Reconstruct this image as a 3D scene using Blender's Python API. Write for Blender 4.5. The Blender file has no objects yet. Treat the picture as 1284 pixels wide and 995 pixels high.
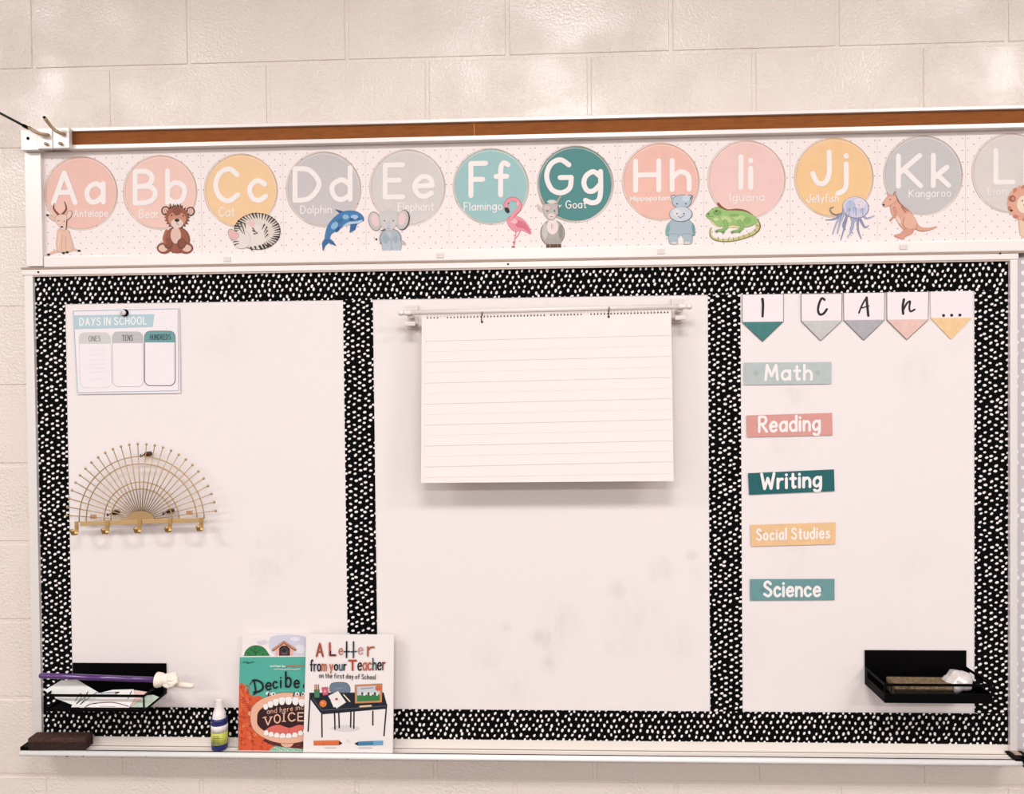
import bpy, bmesh, math, random
from mathutils import Vector, Matrix
random.seed(7)
C = bpy.context.scene.collection
PI = math.pi

# ------------------------------------------------------------------ camera
ZC = 1.75                      # phone height above the floor
YAW, PITCH, ROLL, DIST, FPX = 0.0408, 0.0159, 0.0101, 1.8902, 955.0
fwd = Vector((-math.sin(YAW)*math.cos(PITCH), math.cos(YAW)*math.cos(PITCH), -math.sin(PITCH)))
r0 = Vector((math.cos(YAW), math.sin(YAW), 0)); d0 = fwd.cross(r0)
RT = math.cos(ROLL)*r0 + math.sin(ROLL)*d0
DN = -math.sin(ROLL)*r0 + math.cos(ROLL)*d0
CAM = Vector((0, -DIST, ZC))
cd = bpy.data.cameras.new('camera'); cam = bpy.data.objects.new('camera', cd); C.objects.link(cam)
cd.sensor_fit = 'HORIZONTAL'; cd.sensor_width = 36; cd.lens = FPX/1284*36; cd.shift_y = -6/1284
cd.clip_start = 0.01
mw = Matrix.Identity(4)
for i in range(3):
    mw[i][0] = RT[i]; mw[i][1] = -DN[i]; mw[i][2] = -fwd[i]; mw[i][3] = CAM[i]
cam.matrix_world = mw
bpy.context.scene.camera = cam

# ------------------------------------------------------------------ world, lights, exposure
w = bpy.data.worlds.new('world'); bpy.context.scene.world = w; w.use_nodes = True
w.node_tree.nodes['Background'].inputs[0].default_value = (1, 1, 1, 1)
w.node_tree.nodes['Background'].inputs[1].default_value = 0.25
CEIL = ZC + 1.60
LAMPS = [(-2.53, -2.1), (0.03, -2.1), (2.38, -2.1), (-2.53, -4.9), (0.03, -4.9), (2.38, -4.9)]
LAMP_W, REAR_W = 46.0, 62.0
for i, (lx, ly) in enumerate(LAMPS):
    ld = bpy.data.lights.new('ceiling_lamp_light', 'AREA'); ld.shape = 'RECTANGLE'
    ld.size = 1.1; ld.size_y = 0.5; ld.energy = LAMP_W if i < 3 else REAR_W; ld.color = (1, .99, .985)
    lo = bpy.data.objects.new('ceiling_lamp_light', ld); C.objects.link(lo); lo.location = (lx, ly, CEIL - 0.02)
vs = bpy.context.scene.view_settings
bpy.context.scene.display_settings.display_device = 'sRGB'
vs.view_transform = 'Standard'; vs.look = 'None'; vs.gamma = 1; vs.use_curve_mapping = False
vs.exposure = 0.12

# ------------------------------------------------------------------ pixel ray -> point on a plane  Y = y0 + s*(z - z0)
def at(px, py, Y=0.0, s=0.0, z0=0.0):
    d = RT*((px-642)/FPX) + DN*((py-491.5)/FPX) + fwd
    t = (Y + s*(CAM.z - z0) - CAM.y)/(d.y - s*d.z)
    return CAM + d*t
def zat(py, Y=0.0, px=642): return at(px, py, Y).z
def xat(px, py, Y=0.0): return at(px, py, Y).x

# ------------------------------------------------------------------ materials
ALB = 0.84
def lin(c): c /= 255.0; return c/12.92 if c <= .04045 else ((c+.055)/1.055)**2.4
def rgb(c, k=ALB): return (lin(c[0])*k, lin(c[1])*k, lin(c[2])*k, 1)
_m = {}
def mat(c, rough=.6, metal=0.0, var=0.0, scale=60, bump=0.0, bscale=300, spec=.4, name=None, raw=False, stretch=None):
    key = (tuple(c), rough, metal, var, scale, bump, bscale, spec, raw, stretch)
    if key in _m: return _m[key]
    m = bpy.data.materials.new(name or 'material'); m.use_nodes = True
    nt = m.node_tree; N = nt.nodes; L = nt.links; b = N['Principled BSDF']
    col = tuple(c)+(1,) if raw else rgb(c)
    b.inputs['Base Color'].default_value = col
    b.inputs['Roughness'].default_value = rough; b.inputs['Metallic'].default_value = metal
    b.inputs['Specular IOR Level'].default_value = spec
    if var or bump:
        tc = N.new('ShaderNodeTexCoord'); src = tc.outputs['Object']
        if stretch:
            mp = N.new('ShaderNodeMapping'); mp.inputs['Scale'].default_value = stretch
            L.new(src, mp.inputs[0]); src = mp.outputs[0]
    if var:
        n = N.new('ShaderNodeTexNoise'); n.inputs['Scale'].default_value = scale; n.inputs['Detail'].default_value = 4
        L.new(src, n.inputs['Vector'])
        r = N.new('ShaderNodeMapRange'); r.inputs[1].default_value = .3; r.inputs[2].default_value = .7
        r.inputs[3].default_value = 1-var; r.inputs[4].default_value = 1+var
        L.new(n.outputs[0], r.inputs[0])
        mx = N.new('ShaderNodeVectorMath'); mx.operation = 'SCALE'; mx.inputs[0].default_value = col[:3]
        L.new(r.outputs[0], mx.inputs['Scale']); L.new(mx.outputs[0], b.inputs['Base Color'])
    if bump:
        n = N.new('ShaderNodeTexNoise'); n.inputs['Scale'].default_value = bscale; n.inputs['Detail'].default_value = 3
        L.new(src, n.inputs['Vector'])
        bp = N.new('ShaderNodeBump'); bp.inputs['Strength'].default_value = bump; bp.inputs['Distance'].default_value = .002
        L.new(n.outputs[0], bp.inputs['Height']); L.new(bp.outputs[0], b.inputs['Normal'])
    _m[key] = m
    return m

def wall_paint():
    m = bpy.data.materials.new('painted_block'); m.use_nodes = True
    nt = m.node_tree; N = nt.nodes; L = nt.links; b = N['Principled BSDF']
    g = N.new('ShaderNodeNewGeometry')
    b.inputs['Base Color'].default_value = rgb((244, 229, 219))
    b.inputs['Roughness'].default_value = .2; b.inputs['Specular IOR Level'].default_value = .75
    n = N.new('ShaderNodeTexNoise'); n.inputs['Scale'].default_value = 165; n.inputs['Detail'].default_value = 2.6; n.inputs['Roughness'].default_value = .55
    L.new(g.outputs['Position'], n.inputs['Vector'])
    n2 = N.new('ShaderNodeTexNoise'); n2.inputs['Scale'].default_value = 6; n2.inputs['Detail'].default_value = 2
    L.new(g.outputs['Position'], n2.inputs['Vector'])
    r = N.new('ShaderNodeMapRange'); r.inputs[1].default_value = .35; r.inputs[2].default_value = .65
    r.inputs[3].default_value = .2; r.inputs[4].default_value = .65
    L.new(n2.outputs[0], r.inputs[0])
    bp = N.new('ShaderNodeBump'); bp.inputs['Distance'].default_value = .006
    L.new(r.outputs[0], bp.inputs['Strength']); L.new(n.outputs[0], bp.inputs['Height']); L.new(bp.outputs[0], b.inputs['Normal'])
    return m

def board_white():
    """dry-erase surface: pinkish white enamel with wiped marker smudges"""
    m = bpy.data.materials.new('dry_erase_surface'); m.use_nodes = True
    nt = m.node_tree; N = nt.nodes; L = nt.links; b = N['Principled BSDF']
    b.inputs['Roughness'].default_value = .42; b.inputs['Specular IOR Level'].default_value = .35
    g = N.new('ShaderNodeNewGeometry'); P = g.outputs['Position']
    def math_(op, a, c):
        n = N.new('ShaderNodeMath'); n.operation = op; n.use_clamp = (op != 'SUBTRACT')
        for i, v in enumerate((a, c)):
            if isinstance(v, (int, float)): n.inputs[i].default_value = v
            else: L.new(v, n.inputs[i])
        return n.outputs[0]
    noise = N.new('ShaderNodeTexNoise'); noise.inputs['Scale'].default_value = 22; noise.inputs['Detail'].default_value = 5
    mp = N.new('ShaderNodeMapping'); mp.inputs['Scale'].default_value = (1.6, 1, .8); mp.inputs['Rotation'].default_value = (0, .35, 0)
    L.new(P, mp.inputs[0]); L.new(mp.outputs[0], noise.inputs['Vector'])
    tot = None
    # (px, py, radius px, strength): patches of wiped marker
    for (px, py, r, k) in ((676, 798, 14, .8), (694, 802, 24, .95), (705, 772, 30, .40), (634, 786, 9, .75), (690, 832, 17, .65), (610, 822, 22, .4), (774, 740, 14, .85), (800, 780, 46, .30), (830, 715, 22, .5), (868, 696, 9, .9), (878, 716, 15, .4),
                           (775, 808, 20, .45), (856, 805, 26, .35), (645, 870, 30, .3), (716, 792, 6, .8), (330, 716, 24, .45), (323, 682, 10, .4), (345, 715, 14, .4), (360, 690, 34, .25), (285, 430, 40, .25), (935, 810, 40, .2), (1000, 492, 20, .4),
                           (985, 560, 24, .3), (1150, 465, 26, .35), (1000, 700, 38, .25), (1150, 700, 40, .15), (700, 440, 30, .2)):
        c = at(px, py, -.004); rr = r*.00198
        dn = N.new('ShaderNodeVectorMath'); dn.operation = 'DISTANCE'; L.new(P, dn.inputs[0]); dn.inputs[1].default_value = c
        q = N.new('ShaderNodeMapRange'); q.interpolation_type = 'SMOOTHSTEP'
        q.inputs[1].default_value = rr*1.25; q.inputs[2].default_value = rr*.15; q.inputs[3].default_value = 0; q.inputs[4].default_value = k
        L.new(dn.outputs['Value'], q.inputs[0])
        tot = q.outputs[0] if tot is None else math_('MAXIMUM', tot, q.outputs[0])
    st = N.new('ShaderNodeMapRange'); st.inputs[1].default_value = .42; st.inputs[2].default_value = .68; st.inputs[3].default_value = .12; st.inputs[4].default_value = .75
    L.new(noise.outputs[0], st.inputs[0])
    f = math_('MULTIPLY', tot, st.outputs[0])
    mx = N.new('ShaderNodeMix'); mx.data_type = 'RGBA'
    mx.inputs[6].default_value = rgb((250, 239, 238)); mx.inputs[7].default_value = rgb((214, 205, 200))
    L.new(f, mx.inputs[0]); L.new(mx.outputs[2], b.inputs['Base Color'])
    return m

M_WALL = wall_paint(); M_BOARD = board_white()
M_ALU = mat((246, 238, 234), .38, .25, name='white_aluminium')
M_TRAYALU = mat((248, 238, 230), .45, .1, name='tray_aluminium')
M_WHITE = mat((252, 246, 242), .45, name='white_paper')
M_BLACK = mat((7, 6, 7), .5, spec=.05, name='black_plastic')
M_BRASS = mat((198, 164, 116), .38, .55, name='brushed_brass')
M_DARK = mat((60, 44, 38), .5, name='dark_gap')

# ------------------------------------------------------------------ mesh building
class MB:
    def __init__(s): s.v = []; s.f = []; s.m = []; s.sm = []; s.mats = []
    def mi(s, m):
        if m not in s.mats: s.mats.append(m)
        return s.mats.index(m)
    def face(s, pts, m, smooth=False):
        b = len(s.v); s.v += [Vector(p) for p in pts]; s.f.append(list(range(b, b+len(pts)))); s.m.append(s.mi(m)); s.sm.append(smooth)
    def hexa(s, p, m):               # p: 8 points, bottom 0-3 and top 4-7
        b = len(s.v); s.v += [Vector(q) for q in p]
        for f in ((0,3,2,1),(4,5,6,7),(0,1,5,4),(1,2,6,5),(2,3,7,6),(3,0,4,7)):
            s.f.append([b+i for i in f]); s.m.append(s.mi(m)); s.sm.append(False)
    def box(s, x0, x1, y0, y1, z0, z1, m, M=None):
        p = [Vector(q) for q in ((x0,y0,z0),(x1,y0,z0),(x1,y1,z0),(x0,y1,z0),(x0,y0,z1),(x1,y0,z1),(x1,y1,z1),(x0,y1,z1))]
        if M: p = [M @ q for q in p]
        s.hexa(p, m)
    def bev(s, x0, x1, y0, y1, z0, z1, r, m, M=None, seg=2):
        bm = bmesh.new(); bmesh.ops.create_cube(bm, size=1)
        for v in bm.verts: v.co = Vector(((x0+x1)/2+v.co.x*(x1-x0), (y0+y1)/2+v.co.y*(y1-y0), (z0+z1)/2+v.co.z*(z1-z0)))
        bmesh.ops.bevel(bm, geom=bm.edges[:], offset=r, segments=seg, affect='EDGES', profile=.6)
        s.add_bm(bm, m, M)
    def add_bm(s, bm, m, M=None, smooth=False):
        b = len(s.v); bm.verts.index_update()
        for v in bm.verts: s.v.append(M @ v.co if M else v.co.copy())
        for f in bm.faces: s.f.append([b+v.index for v in f.verts]); s.m.append(s.mi(m)); s.sm.append(smooth)
        bm.free()
    def tube(s, pts, r, m, n=8, caps=True):
        pts = [Vector(p) for p in pts]; rs = r if isinstance(r, (list, tuple)) else [r]*len(pts)
        b = len(s.v); up = None
        for i, p in enumerate(pts):
            t = (pts[min(i+1, len(pts)-1)] - pts[max(i-1, 0)]).normalized()
            if up is None:
                a = Vector((0,0,1)) if abs(t.z) < .8 else Vector((1,0,0)); up = t.cross(a).normalized()
            up = (up - t*up.dot(t)).normalized(); o = t.cross(up)
            for k in range(n):
                q = 2*PI*k/n; s.v.append(p + (up*math.cos(q)+o*math.sin(q))*rs[i])
        for i in range(len(pts)-1):
            for k in range(n):
                k2 = (k+1) % n
                s.f.append([b+i*n+k, b+i*n+k2, b+(i+1)*n+k2, b+(i+1)*n+k]); s.m.append(s.mi(m)); s.sm.append(True)
        if caps:
            s.f.append([b+k for k in range(n)][::-1]); s.m.append(s.mi(m)); s.sm.append(False)
            e = b+(len(pts)-1)*n; s.f.append([e+k for k in range(n)]); s.m.append(s.mi(m)); s.sm.append(False)
    def lathe(s, prof, c, m, n=24, axis='z'):
        for (r0, z0), (r1, z1) in zip(prof, prof[1:]):
            for k in range(n):
                a, b2 = 2*PI*k/n, 2*PI*(k+1)/n; q = []
                for (r, z, t) in ((r0,z0,a),(r0,z0,b2),(r1,z1,b2),(r1,z1,a)):
                    x, y = r*math.cos(t), r*math.sin(t)
                    q.append(Vector(c)+(Vector((x,y,z)) if axis == 'z' else Vector((x,-z,y)) if axis == 'y' else Vector((z,x,y))))
                s.face(q, m, True)
    def ball(s, c, r, m, sub=1, sc=(1,1,1)):
        bm = bmesh.new(); bmesh.ops.create_icosphere(bm, subdivisions=sub, radius=r)
        for v in bm.verts: v.co = Vector((v.co.x*sc[0], v.co.y*sc[1], v.co.z*sc[2])) + Vector(c)
        s.add_bm(bm, m, smooth=True)
    def build(s, name, parent=None, origin=None, merge=True):
        o_ = Vector(origin) if origin is not None else (parent_origin(parent) if parent else Vector((0,0,0)))
        me = bpy.data.meshes.new(name); me.from_pydata([v - o_ for v in s.v], [], s.f)
        for m in s.mats: me.materials.append(m)
        me.polygons.foreach_set('material_index', s.m); me.polygons.foreach_set('use_smooth', s.sm)
        me.update()
        if merge:
            bm = bmesh.new(); bm.from_mesh(me); bmesh.ops.remove_doubles(bm, verts=bm.verts[:], dist=1e-6); bm.to_mesh(me); bm.free()
        ob = bpy.data.objects.new(name, me); C.objects.link(ob)
        if parent:
            ob.parent = parent; ob.location = o_ - parent_origin(parent)
        else: ob.location = o_
        return ob
def parent_origin(p):
    v = Vector(p.location)
    while p.parent: p = p.parent; v += p.location
    return v
def tag(o, label, cat, group=None):
    o['label'] = label; o['category'] = cat
    if group: o['group'] = group
    return o
def thing(name, label, cat, loc, group=None):
    o = bpy.data.objects.new(name, None); C.objects.link(o); o.location = loc; o.empty_display_size = .05
    return tag(o, label, cat, group)

# ------------------------------------------------------------------ flat artwork, drawn in thin layers on a sheet
def smooth(pts, closed=False, n=5):
    if len(pts) < 3: return list(pts)
    out = []; N = len(pts)
    for i in range(N if closed else N-1):
        p = [pts[(i+k-1) % N] if closed else pts[min(max(i+k-1, 0), N-1)] for k in range(4)]
        for j in range(n):
            t = j/n
            out.append(tuple(.5*((2*p[1][a])+(-p[0][a]+p[2][a])*t+(2*p[0][a]-5*p[1][a]+4*p[2][a]-p[3][a])*t*t+(-p[0][a]+3*p[1][a]-3*p[2][a]+p[3][a])*t**3) for a in (0, 1)))
    if not closed: out.append(tuple(pts[-1]))
    return out
class Art(MB):
    def __init__(s, Y, k=1.0, o=(0, 0), slope=0, z0=0, eps=1.6e-5, rough=.5, flat=(0,0,0,0)):
        super().__init__(); s.Y = Y; s.k = k; s.o = o; s.s = slope; s.z0 = z0; s.eps = eps; s.L = 1; s.rough = rough
    def P(s, x, y):
        q = at(s.o[0]+x/s.k, s.o[1]+y/s.k, s.Y, s.s, s.z0); return q + Vector((0, -s.L*s.eps, 0))
    def M(s, c): return c if isinstance(c, bpy.types.Material) else mat(c, s.rough)
    def poly(s, pts, c, sm=False, closed=True, line=None, lw=1):
        if sm: pts = smooth(pts, True, 4)
        if line is not None: s.stroke(list(pts)+[pts[0]], lw, line)
        s.L += 1; s.face([s.P(*p) for p in pts], s.M(c))
    def ell(s, cx, cy, rx, ry, c, ang=0, n=20, line=None, lw=1):
        a = math.radians(ang); pts = []
        for i in range(n):
            t = 2*PI*i/n; x, y = rx*math.cos(t), ry*math.sin(t)
            pts.append((cx+x*math.cos(a)-y*math.sin(a), cy+x*math.sin(a)+y*math.cos(a)))
        s.poly(pts, c, line=line, lw=lw)
    def rect(s, x0, y0, x1, y1, c, dy=0): s.poly([(x0, y0), (x1, y0+dy), (x1, y1+dy), (x0, y1)], c)
    def stroke(s, pts, w, c, sm=False, n=None, new=True, taper=None):
        """round-ended pen stroke: one continuous ribbon per smooth run, a layer for each run so nothing is coplanar"""
        pts = [tuple(p) for p in pts]
        if len(pts) == 2 and math.dist(*pts) < 1e-6: pts[1] = (pts[1][0]+.01, pts[1][1])
        if sm: pts = smooth(pts)
        pts = [p for i, p in enumerate(pts) if i == 0 or math.dist(p, pts[i-1]) > 1e-6]
        tot = len(pts); runs = []; cur = [0]
        for i in range(1, tot):
            cur.append(i)
            if i < tot-1:
                a1 = math.atan2(pts[i][1]-pts[i-1][1], pts[i][0]-pts[i-1][0]); a2 = math.atan2(pts[i+1][1]-pts[i][1], pts[i+1][0]-pts[i][0])
                if abs((a2-a1+PI) % (2*PI)-PI) > .95: runs.append(cur); cur = [i]
        runs.append(cur); m = s.M(c); n = n or (12 if w/s.k > 3 else 6); h = max(2, n//2)
        wd = lambda i: w/2*(1 if taper is None else 1+(taper-1)*i/max(1, tot-1))
        for run in runs:
            s.L += 1; q = [pts[i] for i in run]; N = len(q); lf = []; rg = []
            closed = N > 3 and math.dist(q[0], q[-1]) < 1e-3
            for j in range(N):
                p0 = q[j-1] if j else (q[-2] if closed else q[0]); p1 = q[j+1] if j < N-1 else (q[1] if closed else q[-1])
                dx, dy = p1[0]-p0[0], p1[1]-p0[1]; l = math.hypot(dx, dy) or 1; r = wd(run[j])
                lf.append((q[j][0]-dy/l*r, q[j][1]+dx/l*r)); rg.append((q[j][0]+dy/l*r, q[j][1]-dx/l*r))
            for j in range(N-1): s.face([s.P(*lf[j]), s.P(*lf[j+1]), s.P(*rg[j+1]), s.P(*rg[j])], m)
            if closed: continue
            for (p, e0, sg) in ((q[0], lf[0], 1), (q[-1], rg[-1], 1)):
                a0 = math.atan2(e0[1]-p[1], e0[0]-p[0]); r = math.dist(e0, p)
                s.face([s.P(p[0]+r*math.cos(a0+sg*PI*t/h), p[1]+r*math.sin(a0+sg*PI*t/h)) for t in range(h+1)], m)
    def text(s, t, x0, x1, base, h, w, c, slope=0.0, gap=.26, only=None):
        """x0..x1: extent of the line of text, base: baseline at x0, h: cap height"""
        adv = 0; items = []
        for ch in t:
            if ch == ' ': adv += 34; continue
            gw, st = GLYPH[ch]; items.append((adv, st, ch)); adv += gw + gap*100
        tot = max(1, adv - gap*100); sx = (x1-x0)/tot; L0 = s.L; top = L0
        for i, (a, st, ch) in enumerate(items):
            if only is not None and i != only: continue
            cc = c[i % len(c)] if isinstance(c, list) else c; s.L = L0
            for sm, pts in st:
                s.stroke([(x0+(a+x)*sx, base+slope*(a+x)*sx-y/100*h) for x, y in pts], w, cc, sm=sm)
            top = max(top, s.L)
        s.L = top
_G = '''A 56|0,0 28,100 56,0;10,35 46,35
B 50|0,0 0,100;~0,100 30,98 42,78 30,56 0,52;~0,52 38,50 50,26 34,3 0,0
C 56|~54,82 34,100 10,86 0,50 10,14 32,0 56,18
D 56|0,0 0,100;~0,100 34,94 56,50 34,6 0,0
E 42|42,100 0,100 0,0 42,0;0,52 34,52
F 42|42,100 0,100 0,0;0,50 34,50
G 64|~56,84 34,100 10,86 0,50 12,12 36,0 58,14 62,46;62,46 34,46
H 52|0,0 0,100;52,0 52,100;0,52 52,52
I 2|0,0 0,100
J 46|~44,100 44,34 32,4 12,6 0,34
K 52|0,0 0,100;50,100 2,44;14,54 52,0
L 40|0,100 0,0 40,0
M 64|0,0 8,100 32,25 56,100 64,0
N 50|0,0 0,100 50,0 50,100
O 60|~30,100 8,84 0,50 8,16 30,0 52,16 60,50 52,84 30,100
R 50|0,0 0,100;~0,100 36,98 46,76 34,54 0,50;16,50 50,0
S 48|~44,84 26,100 6,90 4,70 24,54 44,38 46,16 26,0 0,14
T 56|0,100 56,100;28,100 28,0
U 50|~0,100 0,30 10,4 25,0 40,4 50,30 50,100
V 52|0,100 26,0 52,100
W 76|0,100 18,0 38,70 58,0 76,100
Y 50|0,100 25,50;50,100 14,0
a 42|~40,48 24,62 6,50 0,28 8,4 24,2 40,20;42,62 42,0
b 42|0,100 0,0;~0,44 18,62 38,52 42,30 34,6 16,0 0,14
c 40|~38,50 20,62 4,48 0,28 8,6 24,0 40,12
d 42|42,100 42,0;~42,44 24,62 4,50 0,30 8,6 24,0 42,14
e 42|2,32 42,34;~42,34 37,55 20,62 4,48 0,28 8,6 24,0 40,10
f 34|~34,94 22,100 14,86 13,50 13,0;0,58 30,58
g 42|~40,48 24,62 6,50 0,28 8,6 24,4 40,22;~42,62 42,0 36,-26 20,-32 4,-24
h 38|0,100 0,0;~0,40 16,60 32,54 38,36 38,0
i 2|0,62 0,0;0,86 0,88
j 14|~14,62 14,0 8,-20 -8,-30;14,86 14,88
k 36|0,100 0,0;32,60 2,26;10,34 36,0
l 2|0,100 0,0
m 62|0,62 0,0;~0,40 14,60 26,56 31,36 31,0;~31,40 44,60 56,56 62,36 62,0
n 38|0,62 0,0;~0,40 16,60 32,54 38,36 38,0
o 42|~21,62 4,50 0,30 6,8 21,0 36,8 42,30 38,50 21,62
p 42|0,62 0,-34;~0,44 18,62 38,52 42,30 34,6 16,0 0,14
r 28|0,62 0,0;~0,38 12,58 28,60
s 34|~32,54 18,62 4,52 8,36 26,28 32,12 16,0 0,8
t 30|14,90 14,8 18,0 28,4;0,60 30,60
u 38|~0,62 0,22 8,2 22,0 38,18;38,62 38,0
v 36|0,62 18,0 36,62
w 56|0,62 14,0 28,48 42,0 56,62
y 40|0,62 20,4;40,62 12,-32
- 24|0,34 24,34'''
GLYPH = {}
for ln in _G.split('\n'):
    hd, bd = ln.split('|'); st = []
    for q in bd.split(';'):
        sm = q[0] == '~'; st.append((sm, [tuple(float(v) for v in p.split(',')) for p in q.lstrip('~').split()]))
    GLYPH[hd[0]] = (float(hd[2:]), st)

def sheet(mb, corners, Y, m, th=.0004, s=0, z0=0):
    """thin prism of paper with the given pixel outline, front face on the plane"""
    f = [at(x, y, Y, s, z0) for x, y in corners]; b = [p + Vector((0, th, 0)) for p in f]; n = len(f)
    mb.face(f, m); mb.face(b[::-1], m)
    for i in range(n): mb.face([f[i], b[i], b[(i+1) % n], f[(i+1) % n]], m)

# ================================================================== THE ROOM
WY = 0.030                                 # face of the block wall, 3 cm behind the board
z188 = zat(188, WY, 12)                    # a bed joint seen left of the board
x140 = xat(140, 110, WY)                   # a head joint
CO = .2032
wall = bpy.data.objects.new('wall_back', None); C.objects.link(wall); wall['kind'] = 'structure'; wall.location = (0, WY, 0)
mj = MB(); mj.box(-3.6, 3.6, WY+.0022, WY+.12, 0, CEIL, M_WALL); mj.build('mortar_bed', wall)
def block_mesh(wd):
    b = MB(); h = CO-.007; ww = wd-.007; r = .0026
    for (a, y) in ((0, .0022),):
        o = [(-ww/2, .004, 0), (ww/2, .004, 0), (ww/2, .004, h), (-ww/2, .004, h)]
        i = [(-ww/2+r, 0, r), (ww/2-r, 0, r), (ww/2-r, 0, h-r), (-ww/2+r, 0, h-r)]
        b.face(i, M_WALL)
        for k in range(4): b.face([o[k], o[(k+1) % 4], i[(k+1) % 4], i[k]], M_WALL)
    ob = b.build('block', wall, origin=(0, 0, 0)); return ob
proto = block_mesh(CO*2); first = True
for row in range(-7, 10):
    zb = z188 - (row+1)*CO + .0035
    if zb < 0 or zb + CO > CEIL: continue
    off = x140 if row % 2 != 0 else x140 - CO
    # parity: the row above z188 (row -1) has its joint at x140
    for k in range(-8, 9):
        x = off + CO + k*2*CO
        if abs(x) > 3.35: continue
        if -1.1 < x < 1.1 and -.95+ZC < zb and zb+CO < .62+ZC: continue     # hidden behind the board
        o = proto if first else proto.copy()
        if not first: C.objects.link(o); o.parent = wall
        first = False
        o.location = (x, random.uniform(-.0004, .0004), zb); o.name = 'block'
def plane(name, pts, m):
    b = MB(); b.face(pts, m); o = b.build(name); o['kind'] = 'structure'; return o
M_PL = mat((236, 232, 230), .7, name='room_paint')
plane('floor', [(-3.6,-7,0),(3.6,-7,0),(3.6,WY,0),(-3.6,WY,0)], mat((112, 104, 98), .6, var=.08, scale=8, name='floor_tile'))
plane('ceiling', [(-3.6,-7,CEIL),(-3.6,WY,CEIL),(3.6,WY,CEIL),(3.6,-7,CEIL)], mat((240, 236, 232), .9, name='ceiling_tile'))
plane('wall_left', [(-3.6,-7,0),(-3.6,WY,0),(-3.6,WY,CEIL),(-3.6,-7,CEIL)], M_PL)
plane('wall_right', [(3.6,WY,0),(3.6,-7,0),(3.6,-7,CEIL),(3.6,WY,CEIL)], M_PL)
plane('wall_front', [(3.6,-7,0),(-3.6,-7,0),(-3.6,-7,CEIL),(3.6,-7,CEIL)], M_PL)

# ================================================================== UPPER DISPLAY BOARD + MAP RAIL
X0F, X1F = -1.3106, 1.1411                 # board outer edges
zt_c = zat(174, -.006); zl_t = zat(311.8, -.004); zl_b = zat(325, -.012)
XR = 1.62                                  # the rail and upper board run on past the frame
ub = thing('display_board', 'long white upper display board with post and ledge, holding the alphabet cards', 'display board', ((X0F+XR)/2, .02, zl_b))
b = MB(); b.box(X0F+.01, XR, 0, .029, zl_b, zat(174, -.022)-.0006, mat((250, 238, 232), .6)); b.build('panel', ub)
b = MB(); xp = xat(30, 195, -.012); b.bev(xp, xp+.043, -.012, .0285, zl_b+.002, zat(187, -.034, 50)-.0006, .0015, M_ALU); b.build('left_post', ub)
b = MB(); b.bev(xp+.044, XR, -.010, -.0005, zl_b, zl_t, .002, M_ALU); b.build('ledge', ub)
b = MB(); b.box(X0F-.004, XR, -.014, .0, zl_b-.005, zl_b-.0005, mat((176, 152, 138), .5, .3)); b.build('shadow_gap_strip', ub).name = 'shaded_joint_strip'  # strip between the boards, shadow of the gap put into its colour
for px in (285, 552, 829, 1133):           # small clear clips on the ledge
    b = MB(); q = at(px, 318.5-(px-642)*.018, -.0105); b.bev(q.x-.009, q.x+.009, q.y-.0015, q.y+.001, q.z-.006, q.z+.006, .0006, mat((240, 226, 220), .25)); b.build('clip', ub)

RY = -.022
zr = [zat(y, RY) for y in (146.8, 151.2, 168.6, 174.2)]
xr0 = xat(88, 172, RY)
rail = thing('map_rail', 'aluminium map rail with brown cork strip along top of the display board', 'map rail', ((xr0+XR)/2, -.01, zr[3]))
b = MB(); b.bev(xr0-.01, XR, RY, .0285, zr[1], zr[0], .0012, M_ALU); b.bev(xr0-.01, XR, RY, .0285, zr[3], zr[2], .0012, M_ALU); b.build('rail_lips', rail)
b = MB(); b.box(xr0-.01, XR, -.014, .028, zr[2]-.001, zr[1]+.001, mat((152, 86, 34), .85, var=.16, scale=25, bump=.4, bscale=500, name='cork', stretch=(1, 1, 6))); b.build('cork_strip', rail)
b = MB(); q = at(595, 160, -.0145)
b.box(q.x-.002, q.x+.0005, -.0150, -.0138, zr[2], zr[1], mat((200, 130, 66), .7)); b.build('splice', rail)
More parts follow.
